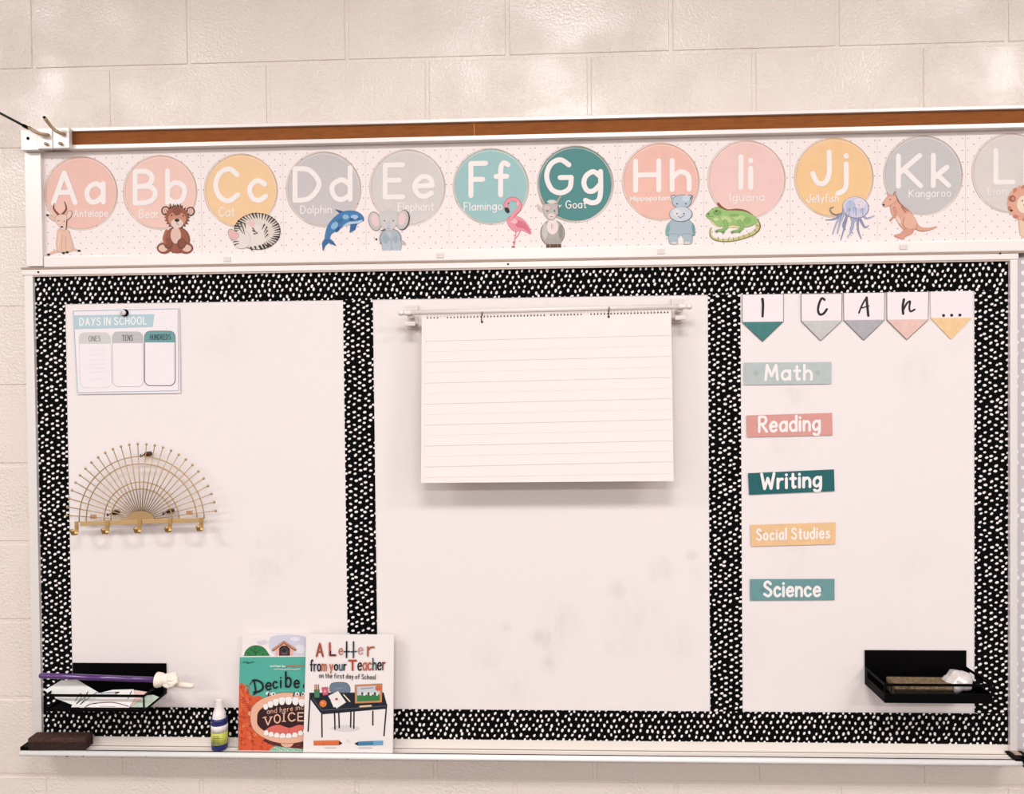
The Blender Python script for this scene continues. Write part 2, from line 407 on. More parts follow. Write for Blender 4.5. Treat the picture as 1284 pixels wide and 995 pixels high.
# end bracket: three blocks
b = MB(); z0b, z1b = zat(187, -.034, 50), zat(161, -.034, 60)
xa, xb, xc, xd = [xat(v, 172, -.034) for v in (24.5, 47.5, 66.5, 87.5)]
b.bev(xa, xb-.0005, -.030, .0285, z0b, z1b-.001, .0012, M_ALU); br = b.build('end_bracket', rail)
b = MB(); b.lathe([(0, .0), (.0038, 0), (.0038, -.002)], (xat(35, 173, -.0305), -.0302, at(35, 173.5, -.03).z), M_BLACK, 12, 'y'); b.lathe([(0, .0012), (.004, .0006)], (xat(35, 173, -.0305), -.0302, at(35, 173.5, -.03).z), M_BLACK, 12, 'y'); b.build('screw_hole', rail)
for (u0, u1, sx, sy) in ((xb, xc, 59, 181), (xc, xd, 77, 180.5)):
    label = 'aluminium map hook clamped on the rail end holding the black cord' if u0 == xb else 'aluminium map hook beside cork strip with its bent tan prong empty'
    h = thing('map_hook', label, 'hook', ((u0+u1)/2, -.03, z0b))
    b = MB(); b.bev(u0+.0005, u1-.0005, -.036, -.023, z0b+.001, z1b+.001, .0012, M_ALU); b.build('clamp', h)
    b = MB(); q = at(sx, sy, -.0365); b.lathe([(0, .007), (.0035, .007), (.0042, .004), (.0042, 0)], q, mat((190, 165, 145), .35, .7), 14, 'y'); b.build('screw', h)
    b = MB(); TAN = mat((196, 168, 138), .45, .3, name='tan_prong')
    if u0 == xb: path = [(60, 169, -.037), (56, 168.6, -.048), (50, 167.5, -.052), (44, 165, -.054), (36, 159.5, -.056)]
    else: path = [(81, 168, -.037), (76, 167, -.046), (70, 164, -.052), (65, 159.5, -.056), (60, 153, -.066), (55.5, 147, -.082)]
    pp = [at(*p) for p in path]; b.tube(pp, .0042, TAN, 12); b.build('prong', h)
    if u0 != xb:
        b = MB(); d = (pp[-1]-pp[-2]).normalized(); b.tube([pp[-1]-d*.0002, pp[-1]+d*.0006], .0034, M_BLACK, 12); b.build('hollow_end', h)
b = MB(); p0, p1 = at(35.5, 160.5, -.0555), at(-7, 138, -.075)
b.tube([p0, p0+(p1-p0)*.16], .0042, M_BLACK, 12); b.tube([p0+(p1-p0)*.1, p1, p1+(p1-p0)*3], .0030, mat((24, 34, 30), .5), 10)
tag(b.build('cord', origin=p0), 'black cord stretching off left from the bent hook at rail end', 'cord')

# ================================================================== ALPHABET CARDS
SEAM = [-1.0622 + i*.2085 for i in range(-1, 12)]
CY = -.0012
zc_t, zc_b = zr[3]-.0006, zl_t+.0004
GOLD = (196, 160, 130)
def animal(k, s):
    F = s
    if k == 'A':
        F.stroke([(150,572),(112,525),(116,482)], 20, (132,72,50), True, taper=.35); F.stroke([(178,572),(212,525),(198,468)], 20, (132,72,50), True, taper=.35)
        F.poly([(52,572),(80,575),(120,600),(135,625),(95,612)], (236,196,176), True, line=(120,80,66), lw=4); F.ell(62,576,12,9,(40,26,24))
        F.poly([(212,590),(228,548),(254,545),(252,580),(222,612)], (240,206,190), True, line=(70,44,40), lw=7)
        F.stroke([(150,860),(110,872),(72,890)], 26, (232,188,166), taper=.6); F.stroke([(248,840),(280,852),(315,862)], 26, (232,188,166), taper=.6)
        F.poly([(150,690),(222,690),(250,760),(268,850),(215,872),(150,868),(132,820),(138,750)], (236,194,172), True, line=(196,140,118), lw=4)
        F.stroke([(180,740),(176,865)], 4, (206,158,136)); F.stroke([(208,750),(212,862)], 4, (206,158,136)); F.stroke([(160,720),(150,820)], 10, (246,212,194))
        F.poly([(128,592),(160,572),(212,576),(218,630),(205,688),(182,698),(160,668),(128,628)], (240,204,188), True, line=(150,100,84), lw=4)
        F.stroke([(218,610),(212,690)], 6, (60,38,36)); F.ell(178,670,12,7,(30,20,20)); F.ell(150,620,5,5,(60,40,36)); F.ell(196,625,5,5,(60,40,36))
        for x, y in ((70,893),(316,862),(190,880),(220,874)): F.ell(x, y, 13, 9, (24,18,18))
    if k == 'B':
        D, Br, Li = (78,40,30), (158,86,62), (232,196,180)
        for x, y, a in ((1012,540,0),(1212,545,0)): F.ell(x,y,36,38,D); F.ell(x,y,26,28,(222,178,162))
        for i in range(22):
            a = PI*2*i/22; r = 96 if -2.6 < math.sin(a)*3 else 96
            F.poly([(1105+82*math.cos(a-.15),595+78*math.sin(a-.15)),(1105+106*math.cos(a)*1.0,590+104*math.sin(a)),(1105+82*math.cos(a+.15),595+78*math.sin(a+.15))], D)
        for dx in (-50,-22,8,36): F.poly([(1090+dx,530),(1098+dx,478),(1112+dx,530)], D)
        F.ell(1105,775,104,108,(110,54,38)); F.ell(1105,775,98,102,Br); F.ell(1095,738,42,66,Li)
        for x, sg in ((1000,-1),(1176,1)):
            F.ell(x,840,58,46,(110,54,38)); F.ell(x,840,52,40,Br); F.ell(x+sg*8,842,36,28,(234,196,178))
        F.ell(1035,805,36,42,D); F.ell(1035,803,31,37,(140,72,52)); F.ell(1142,805,36,42,D); F.ell(1142,803,31,37,(140,72,52))
        F.stroke([(1020,700),(1000,760),(1010,800)], 22, (176,100,74), True)
        F.ell(1105,592,92,84,Br); F.ell(1105,606,72,58,(206,142,116)); F.ell(1105,545,34,34,(140,74,54)); F.ell(1105,642,50,38,(238,212,200))
        F.ell(1105,617,20,13,(24,16,16)); F.stroke([(1105,628),(1105,645),(1122,655)],4,(50,30,28)); F.ell(1062,577,6,7,(24,16,16)); F.ell(1155,582,6,7,(24,16,16))
    if k == 'C':
        F.ell(465,706,190,150,(120,100,92)); F.ell(465,706,184,144,(232,218,208))
        for i in range(34):
            a = math.radians(-205+i*8.6); c_, s_ = math.cos(a), math.sin(a)
            r1 = .70+.06*random.random(); w_ = random.choice((11,15,19))
            F.stroke([(465+184*c_,706+144*s_),(465+184*r1*math.cos(a+.06),706+144*r1*math.sin(a+.06))], w_, random.choice(((66,50,46),(94,74,68),(50,38,36))), taper=.3)
        F.ell(430,740,120,92,(240,226,218)); F.ell(340,770,72,76,(238,224,216), line=(150,130,120), lw=3)
        F.poly([(234,704),(262,690),(318,735),(285,775),(250,760)],(236,188,184),True,line=(130,100,96),lw=5)
        F.poly([(385,640),(430,612),(450,655),(420,672)],(240,200,196),True)
        for p in ([(310,650),(330,690),(352,722)],[(335,640),(355,690),(365,730)],[(365,640),(372,680)],[(430,680),(450,705)],[(430,700),(470,718)],[(440,726),(470,722)],[(525,650),(505,690)],[(545,670),(520,715)],[(548,700),(525,735)],[(552,730),(528,755)],[(280,790),(315,785)],[(285,815),(322,800)]):
            F.stroke(p, 11, (74,58,54), taper=.4)
        for x in range(5): F.stroke([(415+x*34,835-x*6),(425+x*34,858-x*8)], 15, (54,42,40), taper=.6)
    if k == 'D':
        Bl, Dk, Lt = (62,124,178), (34,84,140), (142,188,220)
        F.poly([(205,548),(130,528),(150,545),(178,570)],Dk,line=(40,70,110),lw=3)
        F.poly([(48,762),(25,800),(32,862),(50,822),(78,796),(136,822),(112,785),(80,762)],(50,108,162),line=(34,66,110),lw=4)
        F.poly([(362,608),(335,565),(280,541),(205,545),(140,580),(80,645),(55,710),(50,768),(82,768),(100,725),(160,690),(215,655),(285,655),(330,632)],Bl,True,line=(36,72,118),lw=4)
        F.poly([(350,612),(300,625),(240,630),(190,665),(240,655),(300,648),(335,632)],(186,212,232),True)
        F.ell(125,660,34,24,Lt,-50); F.ell(215,590,26,20,Lt); F.ell(170,620,26,18,(44,112,150),-40); F.ell(285,590,30,18,(172,200,230)); F.ell(150,690,14,26,Dk,40); F.ell(262,610,18,12,Dk)
        F.poly([(255,650),(248,716),(292,690),(305,645)],(40,100,158),line=(34,66,110),lw=3); F.ell(318,604,6,5,(16,26,50)); F.stroke([(325,612),(360,606)],4,Dk)
    if k == 'E':
        G, B2, Ol = (206,198,196), (176,188,196), (112,104,108)
        F.poly([(640,760),(690,790),(700,815),(670,810)],(206,190,180),True); F.ell(462,770,9,9,(70,60,60))
        F.ell(575,765,90,84,Ol); F.ell(575,765,84,79,B2); 
        for x in (545,622): F.poly([(x-36,780),(x+34,780),(x+36,850),(x+10,864),(x-20,864),(x-34,848)],(186,196,204),True,line=Ol,lw=4)
        F.ell(450,624,52,80,(150,138,138),-14); F.ell(450,624,46,74,G,-14); F.ell(452,615,30,52,(238,208,208),-14)
        F.ell(678,614,54,84,(90,84,90),10); F.ell(672,612,48,78,G,10); F.ell(668,605,30,54,(238,208,208),10)
        F.poly([(495,560),(560,538),(630,560),(635,620),(605,680),(560,695),(510,672),(490,620)],(214,208,206),True,line=(160,150,150),lw=3)
        F.stroke([(560,640),(556,700),(575,742)], 36, (200,200,204), True, taper=.7); F.stroke([(545,680),(572,684)],3,Ol); F.stroke([(548,700),(575,702)],3,Ol)
        F.ell(528,620,5,6,(40,36,40)); F.ell(598,620,5,6,(40,36,40)); F.stroke([(500,700),(530,690)],8,(90,90,96)); F.ell(535,770,22,36,(160,180,190)); F.ell(618,770,20,30,(160,176,188))
    if k == 'F':
        Pk, Dp, Lt = (240,154,166), (222,116,136), (248,190,196)
        for p in ([(510,636),(500,690),(492,745),(478,755)],[(545,630),(522,672),(498,700),(500,730)]): F.stroke(p,8,(232,150,158))
        F.stroke([(480,755),(498,756)],9,(150,90,96)); F.ell(492,722,9,9,Dp)
        F.poly([(445,545),(500,528),(560,555),(600,605),(618,660),(590,650),(550,632),(500,642),(455,600)],Pk,True,line=(198,96,116),lw=4)
        F.poly([(500,560),(560,570),(598,615),(612,655),(560,620),(515,610)],Dp,True); F.ell(490,565,30,18,Lt,20)
        F.stroke([(445,482),(432,445),(460,408),(505,408),(535,440),(530,480),(495,515),(470,550)],30,(206,104,124),True); F.stroke([(445,480),(434,445),(462,410),(505,410),(533,442),(527,480),(492,515),(470,550)],25,Pk,True)
        F.poly([(425,470),(450,470),(462,500),(445,508),(428,492)],(34,26,28),True); F.ell(452,438,5,5,(30,20,20)); F.ell(520,440,7,16,Lt)
    if k == 'G':
        G = (196,188,184)
        F.poly([(700,470),(660,440),(672,490),(715,505)],(216,200,192),True); F.poly([(820,450),(845,448),(822,470)],(236,226,220))
        F.stroke([(722,455),(700,432),(686,402)],17,(186,150,124),True,taper=.4); F.stroke([(800,455),(812,420),(836,384)],20,(196,166,140),True,taper=.4)
        F.ell(775,655,90,98,(104,94,92)); F.ell(775,655,85,93,(184,176,172)); F.ell(720,640,20,60,(206,200,196)); F.ell(835,650,16,60,(150,142,140))
        for x in (742,772,798,826): F.stroke([(x,700),(x,745)],22,(176,168,164)); F.poly([(x-12,735),(x+12,735),(x+14,762),(x-14,762)],(96,62,48))
        F.ell(775,606,42,58,(246,226,222)); F.stroke([(768,585),(768,620)],3,(130,120,118)); F.stroke([(778,590),(776,625)],3,(150,140,136))
        F.poly([(708,448),(745,440),(785,440),(818,450),(818,500),(800,535),(780,556),(748,556),(722,530),(708,495)],G,True,line=(120,110,106),lw=4)
        F.ell(768,530,26,22,(236,214,208)); F.ell(735,470,22,16,(226,196,186)); F.ell(770,425,34,14,(226,218,210)); F.stroke([(815,455),(820,505)],6,(80,70,70))
        F.ell(738,492,5,6,(30,24,24)); F.ell(790,492,5,6,(30,24,24)); F.stroke([(758,535),(778,535)],4,(110,80,76))
    if k == 'H':
        Ol, Bd = (96,116,126), (170,188,198)
        F.ell(448,722,114,94,Ol); F.ell(448,720,108,90,Bd)
        for x in (400,500): F.poly([(x-38,760),(x+32,760),(x+34,820),(x+8,832),(x-26,830),(x-38,812)],(176,192,200),True,line=Ol,lw=5); F.ell(x,822,24,9,(226,214,206))
        F.poly([(430,790),(450,765),(468,790),(470,830),(430,830)],(250,238,234)); F.ell(350,720,16,50,(130,176,176),10); F.ell(548,720,12,50,(120,160,164),-8)
        for x in (395,520): F.ell(x,472,22,20,Ol); F.ell(x,472,17,15,(200,206,214))
        F.ell(458,505,76,54,Ol); F.ell(456,505,71,50,(188,202,214)); F.ell(490,480,30,24,(210,218,228))
        F.ell(452,602,90,60,Ol); F.ell(450,600,85,56,(214,216,226)); F.ell(420,590,30,26,(234,228,232)); F.stroke([(525,480),(540,460)],7,(70,80,86))
        for x in (422,488): F.ell(x,522,5,7,(30,34,40))
        for x in (422,474): F.ell(x,598,6,5,(60,60,70))
        F.stroke([(430,615),(445,628),(460,622),(480,612)],4,(80,70,80),True); F.stroke([(450,625),(448,634)],3,(80,70,80))
    if k == 'I':
        F.stroke([(1030,655),(1046,700),(1010,745),(930,778),(840,800),(750,802),(692,782),(676,745),(684,706)],40,(120,112,62),True,taper=.25); F.stroke([(1028,655),(1040,700),(1006,742),(930,775),(840,797),(752,799),(696,780),(680,745),(686,708)],30,(208,200,140),True,taper=.25)
        for (x,y,a) in ((1040,690,.2),(1020,730,.8),(975,757,1.2),(935,775,1.25),(895,787,1.35),(855,795,1.45),(815,800,1.5),(775,802,1.6),(735,796,1.9)):
            F.stroke([(x-14*math.cos(a),y-14*math.sin(a)),(x+14*math.cos(a),y+14*math.sin(a))],5,(146,120,66))
        F.stroke([(738,522),(762,548),(810,572),(880,566),(950,578),(1000,610)],20,(140,78,50),True,taper=.5)
        Gr, Dk = (158,196,116), (104,146,76)
        F.poly([(672,640),(700,650),(800,680),(900,690),(960,680),(900,705),(780,700),(712,690)],(232,214,160),True)
        F.poly([(646,602),(690,565),(735,548),(800,572),(880,574),(960,588),(1040,645),(990,690),(930,700),(860,684),(800,690),(740,692),(695,655),(652,624)],Gr,True,line=(86,118,66),lw=4)
        F.ell(730,590,34,22,(122,170,90)); F.ell(800,640,44,22,(192,214,146),20); F.ell(900,630,50,24,(186,210,142),10); F.ell(960,650,30,26,(136,180,100)); F.ell(720,640,20,12,(212,222,160)); F.ell(860,610,40,12,(134,176,96))
        for p in ([(790,660),(800,700),(770,722),(730,728)],[(900,660),(925,700),(890,728),(850,735)]):
            F.stroke(p,34,Dk,True,taper=.55); F.stroke(p,25,(146,188,106),True,taper=.55)
        for (x,y) in ((730,728),(850,735),(780,735),(905,728)):
            for d in (-14,0,14): F.stroke([(x+8,y),(x-12+d*.4,y+10+d*.5)],6,(110,156,84))
        F.stroke([(655,620),(700,618)],4,Dk); F.ell(722,578,7,7,(24,30,20)); F.ell(662,600,8,8,(90,130,70))
    if k == 'J':
        T1, T2 = (150,158,190), (186,194,220)
        T = ([(560,690),(510,760),(475,860)],[(590,710),(575,790),(540,905)],[(630,730),(640,800),(595,885)],[(680,730),(680,820),(706,892)],[(720,700),(750,730),(812,708)],
             [(540,700),(490,735),(420,742)],[(560,700),(530,780),(515,850)],[(700,740),(735,800),(765,788)],[(655,740),(620,820),(640,850)],[(600,700),(560,780),(575,820)])
        F.stroke([(560,690),(500,700),(462,680),(458,650),(482,640)],16,(150,128,124),True,taper=.6)
        for i, p in enumerate(T): F.stroke(p,20,(120,126,164),True,taper=.35); F.stroke(p,13,T1 if i % 2 else T2,True,taper=.35)
        F.ell(662,642,108,88,(160,146,172),10); F.ell(660,640,102,83,(216,212,230),10); F.ell(690,610,50,40,(234,222,234)); F.ell(620,630,40,44,(190,198,224))
        for i in range(11): F.stroke([(560+i*17,650+8*math.sin(i)),(548+i*19,700+14*math.cos(i*2))],11,((140,152,190),(196,204,228),(166,176,208))[i % 3],taper=.4)
        for i in range(12): F.ell(600+random.random()*110,590+random.random()*60,3,3,(150,150,180))
    if k == 'K':
        Tn, Dk = (232,172,148), (170,104,84)
        F.stroke([(275,800),(330,850),(400,852),(462,835)],50,Dk,True,taper=.2); F.stroke([(275,800),(330,848),(400,850),(460,835)],42,Tn,True,taper=.2)
        F.poly([(85,605),(76,562),(104,592)],Tn,line=Dk,lw=4); F.poly([(118,600),(140,560),(148,606)],(220,160,140),line=(70,44,40),lw=6)
        F.poly([(108,640),(150,612),(195,665),(250,710),(300,780),(305,840),(260,870),(215,860),(175,820),(150,770),(118,740),(104,690)],Tn,True,line=Dk,lw=5)
        F.poly([(220,850),(275,850),(272,886),(215,912),(205,932),(150,915),(135,900),(180,888)],(226,160,136),True,line=Dk,lw=5)
        F.ell(250,790,52,62,(238,182,158),-30); F.stroke([(210,760),(200,820),(222,850)],5,Dk,True); F.ell(165,780,14,34,(246,206,188),-30); F.stroke([(190,680),(220,720)],14,(190,120,98))
        F.stroke([(132,690),(140,735),(102,785)],22,Dk,True,taper=.6); F.stroke([(132,690),(140,735),(103,783)],15,(228,164,140),True,taper=.6)
        F.poly([(42,655),(62,622),(86,600),(135,592),(152,625),(118,655),(85,672),(55,678)],(236,178,156),True,line=Dk,lw=5)
        F.ell(50,664,9,7,(50,30,28)); F.ell(100,622,5,5,(30,20,20)); F.stroke([(150,600),(172,650),(240,712)],6,(120,80,66),True)
    if k == 'L':
        Mn, Bd = (232,170,146), (240,208,180)
        F.poly([(1110,740),(1200,740),(1225,880),(1200,912),(1130,912),(1112,860)],Bd,True,line=(196,150,124),lw=5)
        for i in range(20):
            a = 2*PI*i/20; F.ell(1145+104*math.cos(a),650+112*math.sin(a),30,26,(206,132,104) if i % 2 else Mn,math.degrees(a))
        F.ell(1145,650,108,114,Mn); F.ell(1055,615,24,26,(150,82,60)); F.ell(1058,615,14,16,(206,140,120)); F.ell(1235,615,24,26,(150,82,60))
        F.ell(1045,708,12,8,(70,40,30)); F.ell(1148,660,60,70,(248,226,204)); F.ell(1130,632,5,7,(30,20,20)); F.ell(1172,632,5,7,(30,20,20)); F.ell(1150,665,12,8,(100,60,50)); F.stroke([(1150,674),(1150,692)],3,(90,60,50))

#       letters, x0,x1, top,baseline | name x0,x1,top,base | disc cx,cy,r,color | crop k,ox,oy
CARDS = [('Aa','Antelope',(67,129.5,217,254.5),(93,135,263,272),(101.5,242,45.3,(244,196,184)),(6.42,50,180),'pink','sitting tan antelope with dark horns'),
 ('Bb','Bear',(169.5,231.5,215,254.5),(175,199,263,273),(200.8,241,45.6,(247,206,194)),(6.42,50,180),'pale pink','brown bear cub sitting'),
 ('Cc','Cat',(270.5,333,212,252),(275,293.6,260,271),(302,239,45.5,(249,208,160)),(6.42,250,180),'peach orange','striped grey cat curled up asleep'),
 ('Dd','Dolphin',(370,439,211.5,251),(377,415.4,258,267.5),(405.8,237,46.3,(209,201,202)),(6.42,400,180),'medium grey','leaping blue dolphin'),
 ('Ee','Elephant',(483,542,207,247),(499.5,543.5,254.5,264),(511,235,46.8,(222,213,211)),(6.42,400,180),'light grey','pale grey elephant with pink ears'),
 ('Ff','Flamingo',(590.5,637,205,245),(582,629.4,254,263.6),(615.5,233.6,46.8,(160,200,200)),(5.836,560,180),'soft teal','pink flamingo standing'),
 ('Gg','Goat',(685.5,753,200.5,242),(709.6,735,251.6,261),(721.3,230.5,47.2,(70,138,136)),(5.836,560,180),'dark teal','grey goat with horns'),
 ('Hh','Hippopotamus',(797,864,202,238.5),(790.6,850,246,251.5),(828.5,227.6,47.8,(246,192,178)),(6.114,780,170),'salmon pink','blue-grey hippopotamus'),
 ('Ii','Iguana',(929,941.5,196.5,235),(915.4,958,243,252),(936,225,48.3,(247,206,198)),(6.114,780,170),'blush pink','green iguana with a striped tail'),
 ('Jj','Jellyfish',(1019,1061,191,231),(1012,1051,244,253.5),(1045.5,222.5,49,(250,204,150)),(6.42,970,160),'warm orange','lavender jellyfish'),
 ('Kk','Kangaroo',(1126.5,1189.5,195.5,233.5),(1140,1192,238,247),(1157.3,219.5,49,(206,201,202)),(6.217,1100,150),'cool grey','tan kangaroo'),
 ('Ll','Lion',(1248.5,1287,188.5,228.5),(1238.6,1261.7,235,244),(1268,217,49,(227,216,211)),(6.217,1100,150),'palest grey','orange-maned lion')]
M_CARD = mat((254, 240, 238), .5, name='card_stock'); M_DOT = mat((108, 94, 98), .6, name='dot_ink')
for i, (let, nm, lp, np_, dc, cr, coln, an) in enumerate(CARDS):
    x0, x1 = SEAM[i]+.0002, SEAM[i+1]-.0002
    if i == 0: x0 = xat(54.5, 250, CY)
    Yc = CY - (i % 2)*.0002
    T = thing('alphabet_card', 'alphabet card reading %s %s on a %s disc, %s' % (let, nm, coln, an), 'card', ((x0+x1)/2, Yc, zc_b), 'alphabet cards along the display board')
    b = MB(); b.box(x0, x1, Yc, Yc+.0006, zc_b, zc_t, M_CARD)
    # staggered dot print
    st = .0285; nz = int((zc_t-zc_b)/(st/2))
    for r in range(nz+1):
        zz = zc_t - .0165 - r*st/2
        for q in range(9):
            xx = SEAM[i] + .006 + (q + (.5 if r % 2 else 0))*st*.983
            if xx > x1-.003 or xx < x0+.003 or zz < zc_b+.003: continue
            b.face([(xx+(.00130)*math.cos(a*PI/3), Yc-.0001, zz+(.00130)*math.sin(a*PI/3)) for a in range(6)], M_DOT)
    b.build('backing_card', T)
    sl = -.0205 + (.0)*i
    cx, cy, r_, cc = dc
    a = Art(Yc-.00015); a.ell(cx, cy, r_-.8, r_+.2, mat(cc, .5, var=.03, scale=30), n=56)
    lc = tuple(int(v*.84) for v in cc)
    for (dx, dy, rr, c2) in ((.6,.6,r_+.4,lc),(-.7,-.4,r_+.2,GOLD),(.2,.9,r_-1.6,(252,236,226)),(1.0,-.2,r_-.9,GOLD)):
        ring = [(cx+dx+rr*math.cos(2*PI*t/56), cy+dy+(rr+.3)*math.sin(2*PI*t/56)) for t in range(57)]
        a.stroke(ring, .45, c2, n=4)
    a.build('color_disc', T)
    for k_ in (0, 1):
        a = Art(Yc-.0007); a.text(let, lp[0], lp[1], lp[3], lp[3]-lp[2], 6.3, (254,243,240), slope=-.02, gap=.30 if let != 'Ii' else 2.2, only=k_); a.build('letter', T)
    a = Art(Yc-.0007); a.text(nm, np_[0], np_[1], np_[3], np_[3]-np_[2], 1.25, (254,243,240), slope=-.02, gap=.22); a.build('animal_name', T)
    a = Art(Yc-.0009, k=cr[0], o=(cr[1], cr[2]), rough=.55); animal(let[0], a); a.build('animal_picture', T, merge=False)

# ================================================================== WHITEBOARD
BT, BB = zat(327.3, -.010), zat(935.5, -.004)
wb = thing('whiteboard', 'large wall whiteboard in a white metal frame with marker tray', 'whiteboard', ((X0F+X1F)/2, 0, BB))
b = MB(); b.box(X0F+.004, X1F-.004, 0, .027, BB, BT-.004, M_BOARD); b.build('writing_surface', wb)
zTT = zat(335.3, -.010)
b = MB(); b.bev(X0F-.004, X1F+.001, -.012, .026, zTT, BT, .0015, M_ALU)
b.box(X0F-.002, X1F, -.0095, -.001, zTT-.0035, zTT+.001, mat((206, 186, 176), .4, .4)); b.build('top_frame', wb)
for (px, py) in ((48, 341), (637, 331), (1254, 317.5)):
    b = MB(); q = at(px, py, -.0122); b.lathe([(0, .0022), (.0020, .002), (.0026, .0)], q, mat((40, 30, 28), .4, .5), 12, 'y'); b.build('screw', wb)
for nm_, u0, u1 in (('side_frame', X0F, X0F+.0232), ('side_frame', X1F-.0175, X1F)):
    b = MB(); b.bev(u0, u1, -.010, .026, BB, zTT-.0005, .0015, M_ALU); b.build(nm_, wb)
# marker tray: flange, shelf, ribs, nose
TY0, TY1 = -.004, -.044
SH = zat(937.0, TY0); XT0, XT1 = X0F-.004, X1F+.004
b = MB(); b.box(XT0+.006, XT1, TY0, .026, SH-.004, zat(927.8, TY0), M_TRAYALU)
b.box(XT0, XT1, TY1, TY0+.001, SH-.004, SH, M_TRAYALU); b.build('marker_tray', wb)
b = MB()
for yy, h in ((-.011, .0022), (-.019, .0012)): b.bev(XT0+.008, XT1, yy-.0018, yy, SH-.0005, SH+h, .0004, M_TRAYALU)
b.build('tray_rib', wb)
b = MB(); b.box(XT0+.009, XT1, -.0178, -.0115, SH-.0004, SH+.0004, mat((176, 160, 148), .5, .2)); b.build('tray_groove', wb)
b = MB(); b.box(XT0+.004, XT1-.01, TY1+.0012, TY1+.0045, SH-.0005, SH+.0016, M_BLACK); b.build('gap_shade_strip', wb)  # black strip painted in for the shaded gap behind the tray nose
b = MB(); nose = [(TY1+.002, SH+.0012), (TY1-.003, SH+.0012), (TY1-.007, SH-.0015), (TY1-.0085, SH-.006), (TY1-.006, SH-.0105), (TY1-.001, SH-.0125), (TY1+.006, SH-.0125), (TY1+.006, SH-.004)]
MN = mat((255, 250, 248), .5, 0.0, name='tray_nose')
for (ya, za), (yb, zb_) in zip(nose, nose[1:]): b.face([(XT0-.003, ya, za), (XT1, ya, za), (XT1, yb, zb_), (XT0-.003, yb, zb_)], MN, True)
b.face([(XT0-.003, y_, z_) for y_, z_ in nose], MN); b.face([(XT1, y_, z_) for y_, z_ in nose][::-1], MN)
b.build('tray_nose', wb)
b = MB(); MC = mat((54, 40, 36), .5)
for px, dx in ((70,.004),(84,.012),(104,.006),(152,.003),(183,.004),(436,.004),(548,.003)):
    q = at(px, 951, TY1-.008); b.ball((q.x, TY1-.0078, SH-.0085-random.random()*.002), .0022, MC, 1, (dx/.004*.7, .35, .55))
b.build('paint_chips', wb, merge=False)['kind'] = 'stuff'
for nm_, px, side in (('tray_end_cap', 41, -1), ('tray_end_cap', 1266, 1)):
    b = MB()
    if side < 0: b.bev(XT0-.006, XT0+.024, TY1-.001, TY0-.008, SH-.002, SH+.010, .002, M_BLACK)
    else:
        b.bev(X1F-.028, X1F+.012, TY1-.004, TY0-.002, SH-.003, SH+.006, .002, M_BLACK); b.bev(X1F-.012, X1F+.016, TY1-.012, TY1+.01, SH-.012, SH+.006, .002, M_BLACK)
        b.bev(X1F-.018, X1F-.002, -.03, -.012, SH+.006, SH+.0085, .0008, mat((176, 150, 130), .5))
    b.build(nm_, wb)

# ---- polka-dot border strips
M_BK = mat((9, 8, 9), .8, spec=.06, name='black_border_paper'); M_DW = mat((252, 244, 242), .55, name='white_dot')
def border(name, label, x0, x1, z0, z1, Y, vertical, bk=M_BK, dw=M_DW, sp=.0160, ra=.0030, rb=.0045, jit=.0032, seed=1, part_of=None):
    rnd = random.Random(seed); b = MB(); b.box(x0, x1, Y, Y+.0004, z0, z1, bk)
    L = (z1-z0) if vertical else (x1-x0); Wd = (x1-x0) if vertical else (z1-z0)
    nu = int(L/(sp))+2; nv = int(Wd/(sp*.80))+2
    for i in range(-1, nu):
        for j in range(-1, nv):
            u = (i + (.5 if j % 2 else 0))*sp + rnd.uniform(-jit, jit); v = j*sp*.80 + rnd.uniform(-jit, jit)
            t = rnd.gauss(-.25, .28); f = rnd.uniform(.82, 1.12); pts = []; inside = 0
            for k in range(8):
                a = k*PI/4; e1, e2 = ra*f*math.cos(a), rb*f*math.sin(a)
                uu = u + e1*math.cos(t) - e2*math.sin(t); vv = v + e1*math.sin(t) + e2*math.cos(t)
                if 0 <= uu <= L and 0 <= vv <= Wd: inside += 1
                pts.append((min(max(uu, 0), L), min(max(vv, 0), Wd)))
            if inside < 2: continue
            b.face([(x0+q, Y-.0002, z0+p) if vertical else (x0+p, Y-.0002, z0+q) for p, q in pts], dw)
    o = b.build(name, part_of, merge=False) if part_of else b.build(name, origin=((x0+x1)/2, Y, (z0+z1)/2), merge=False)
    if label: tag(o, label, 'border trim', 'black and white dotted border strips on the whiteboard')
    return o
PT, PB = .2043+ZC, -.8235+ZC
XV = [-1.2102, -.4979, -.4226, .4058, .4849, 1.0444]
xl, xr_ = X0F+.0225, X1F-.0125
border('border_strip', 'black dotted border strip running along the top of the whiteboard', xl, xr_, PT, zTT-.0028, -.0016, False, seed=2)
border('border_strip', 'black dotted border strip along the bottom of the whiteboard above marker tray', xl, X1F-.0175, zat(927.6, -.0016), PB, -.0016, False, seed=3)
for i, (a_, b_, lb) in enumerate(((xl, XV[0], 'vertical black dotted border strip at the left frame behind the purple pointer'), (XV[1], XV[2], 'vertical black dotted border strip between fan hook rack and chart pad, above the books'),
        (XV[3], XV[4], 'vertical black dotted border strip between chart pad and the subject labels'), (XV[5], X1F-.0172, 'vertical black dotted border strip at the right frame behind the eraser tray'))):
    border('border_strip', lb, a_, b_, PB-.002, PT+.002, -.0009, True, seed=10+i)

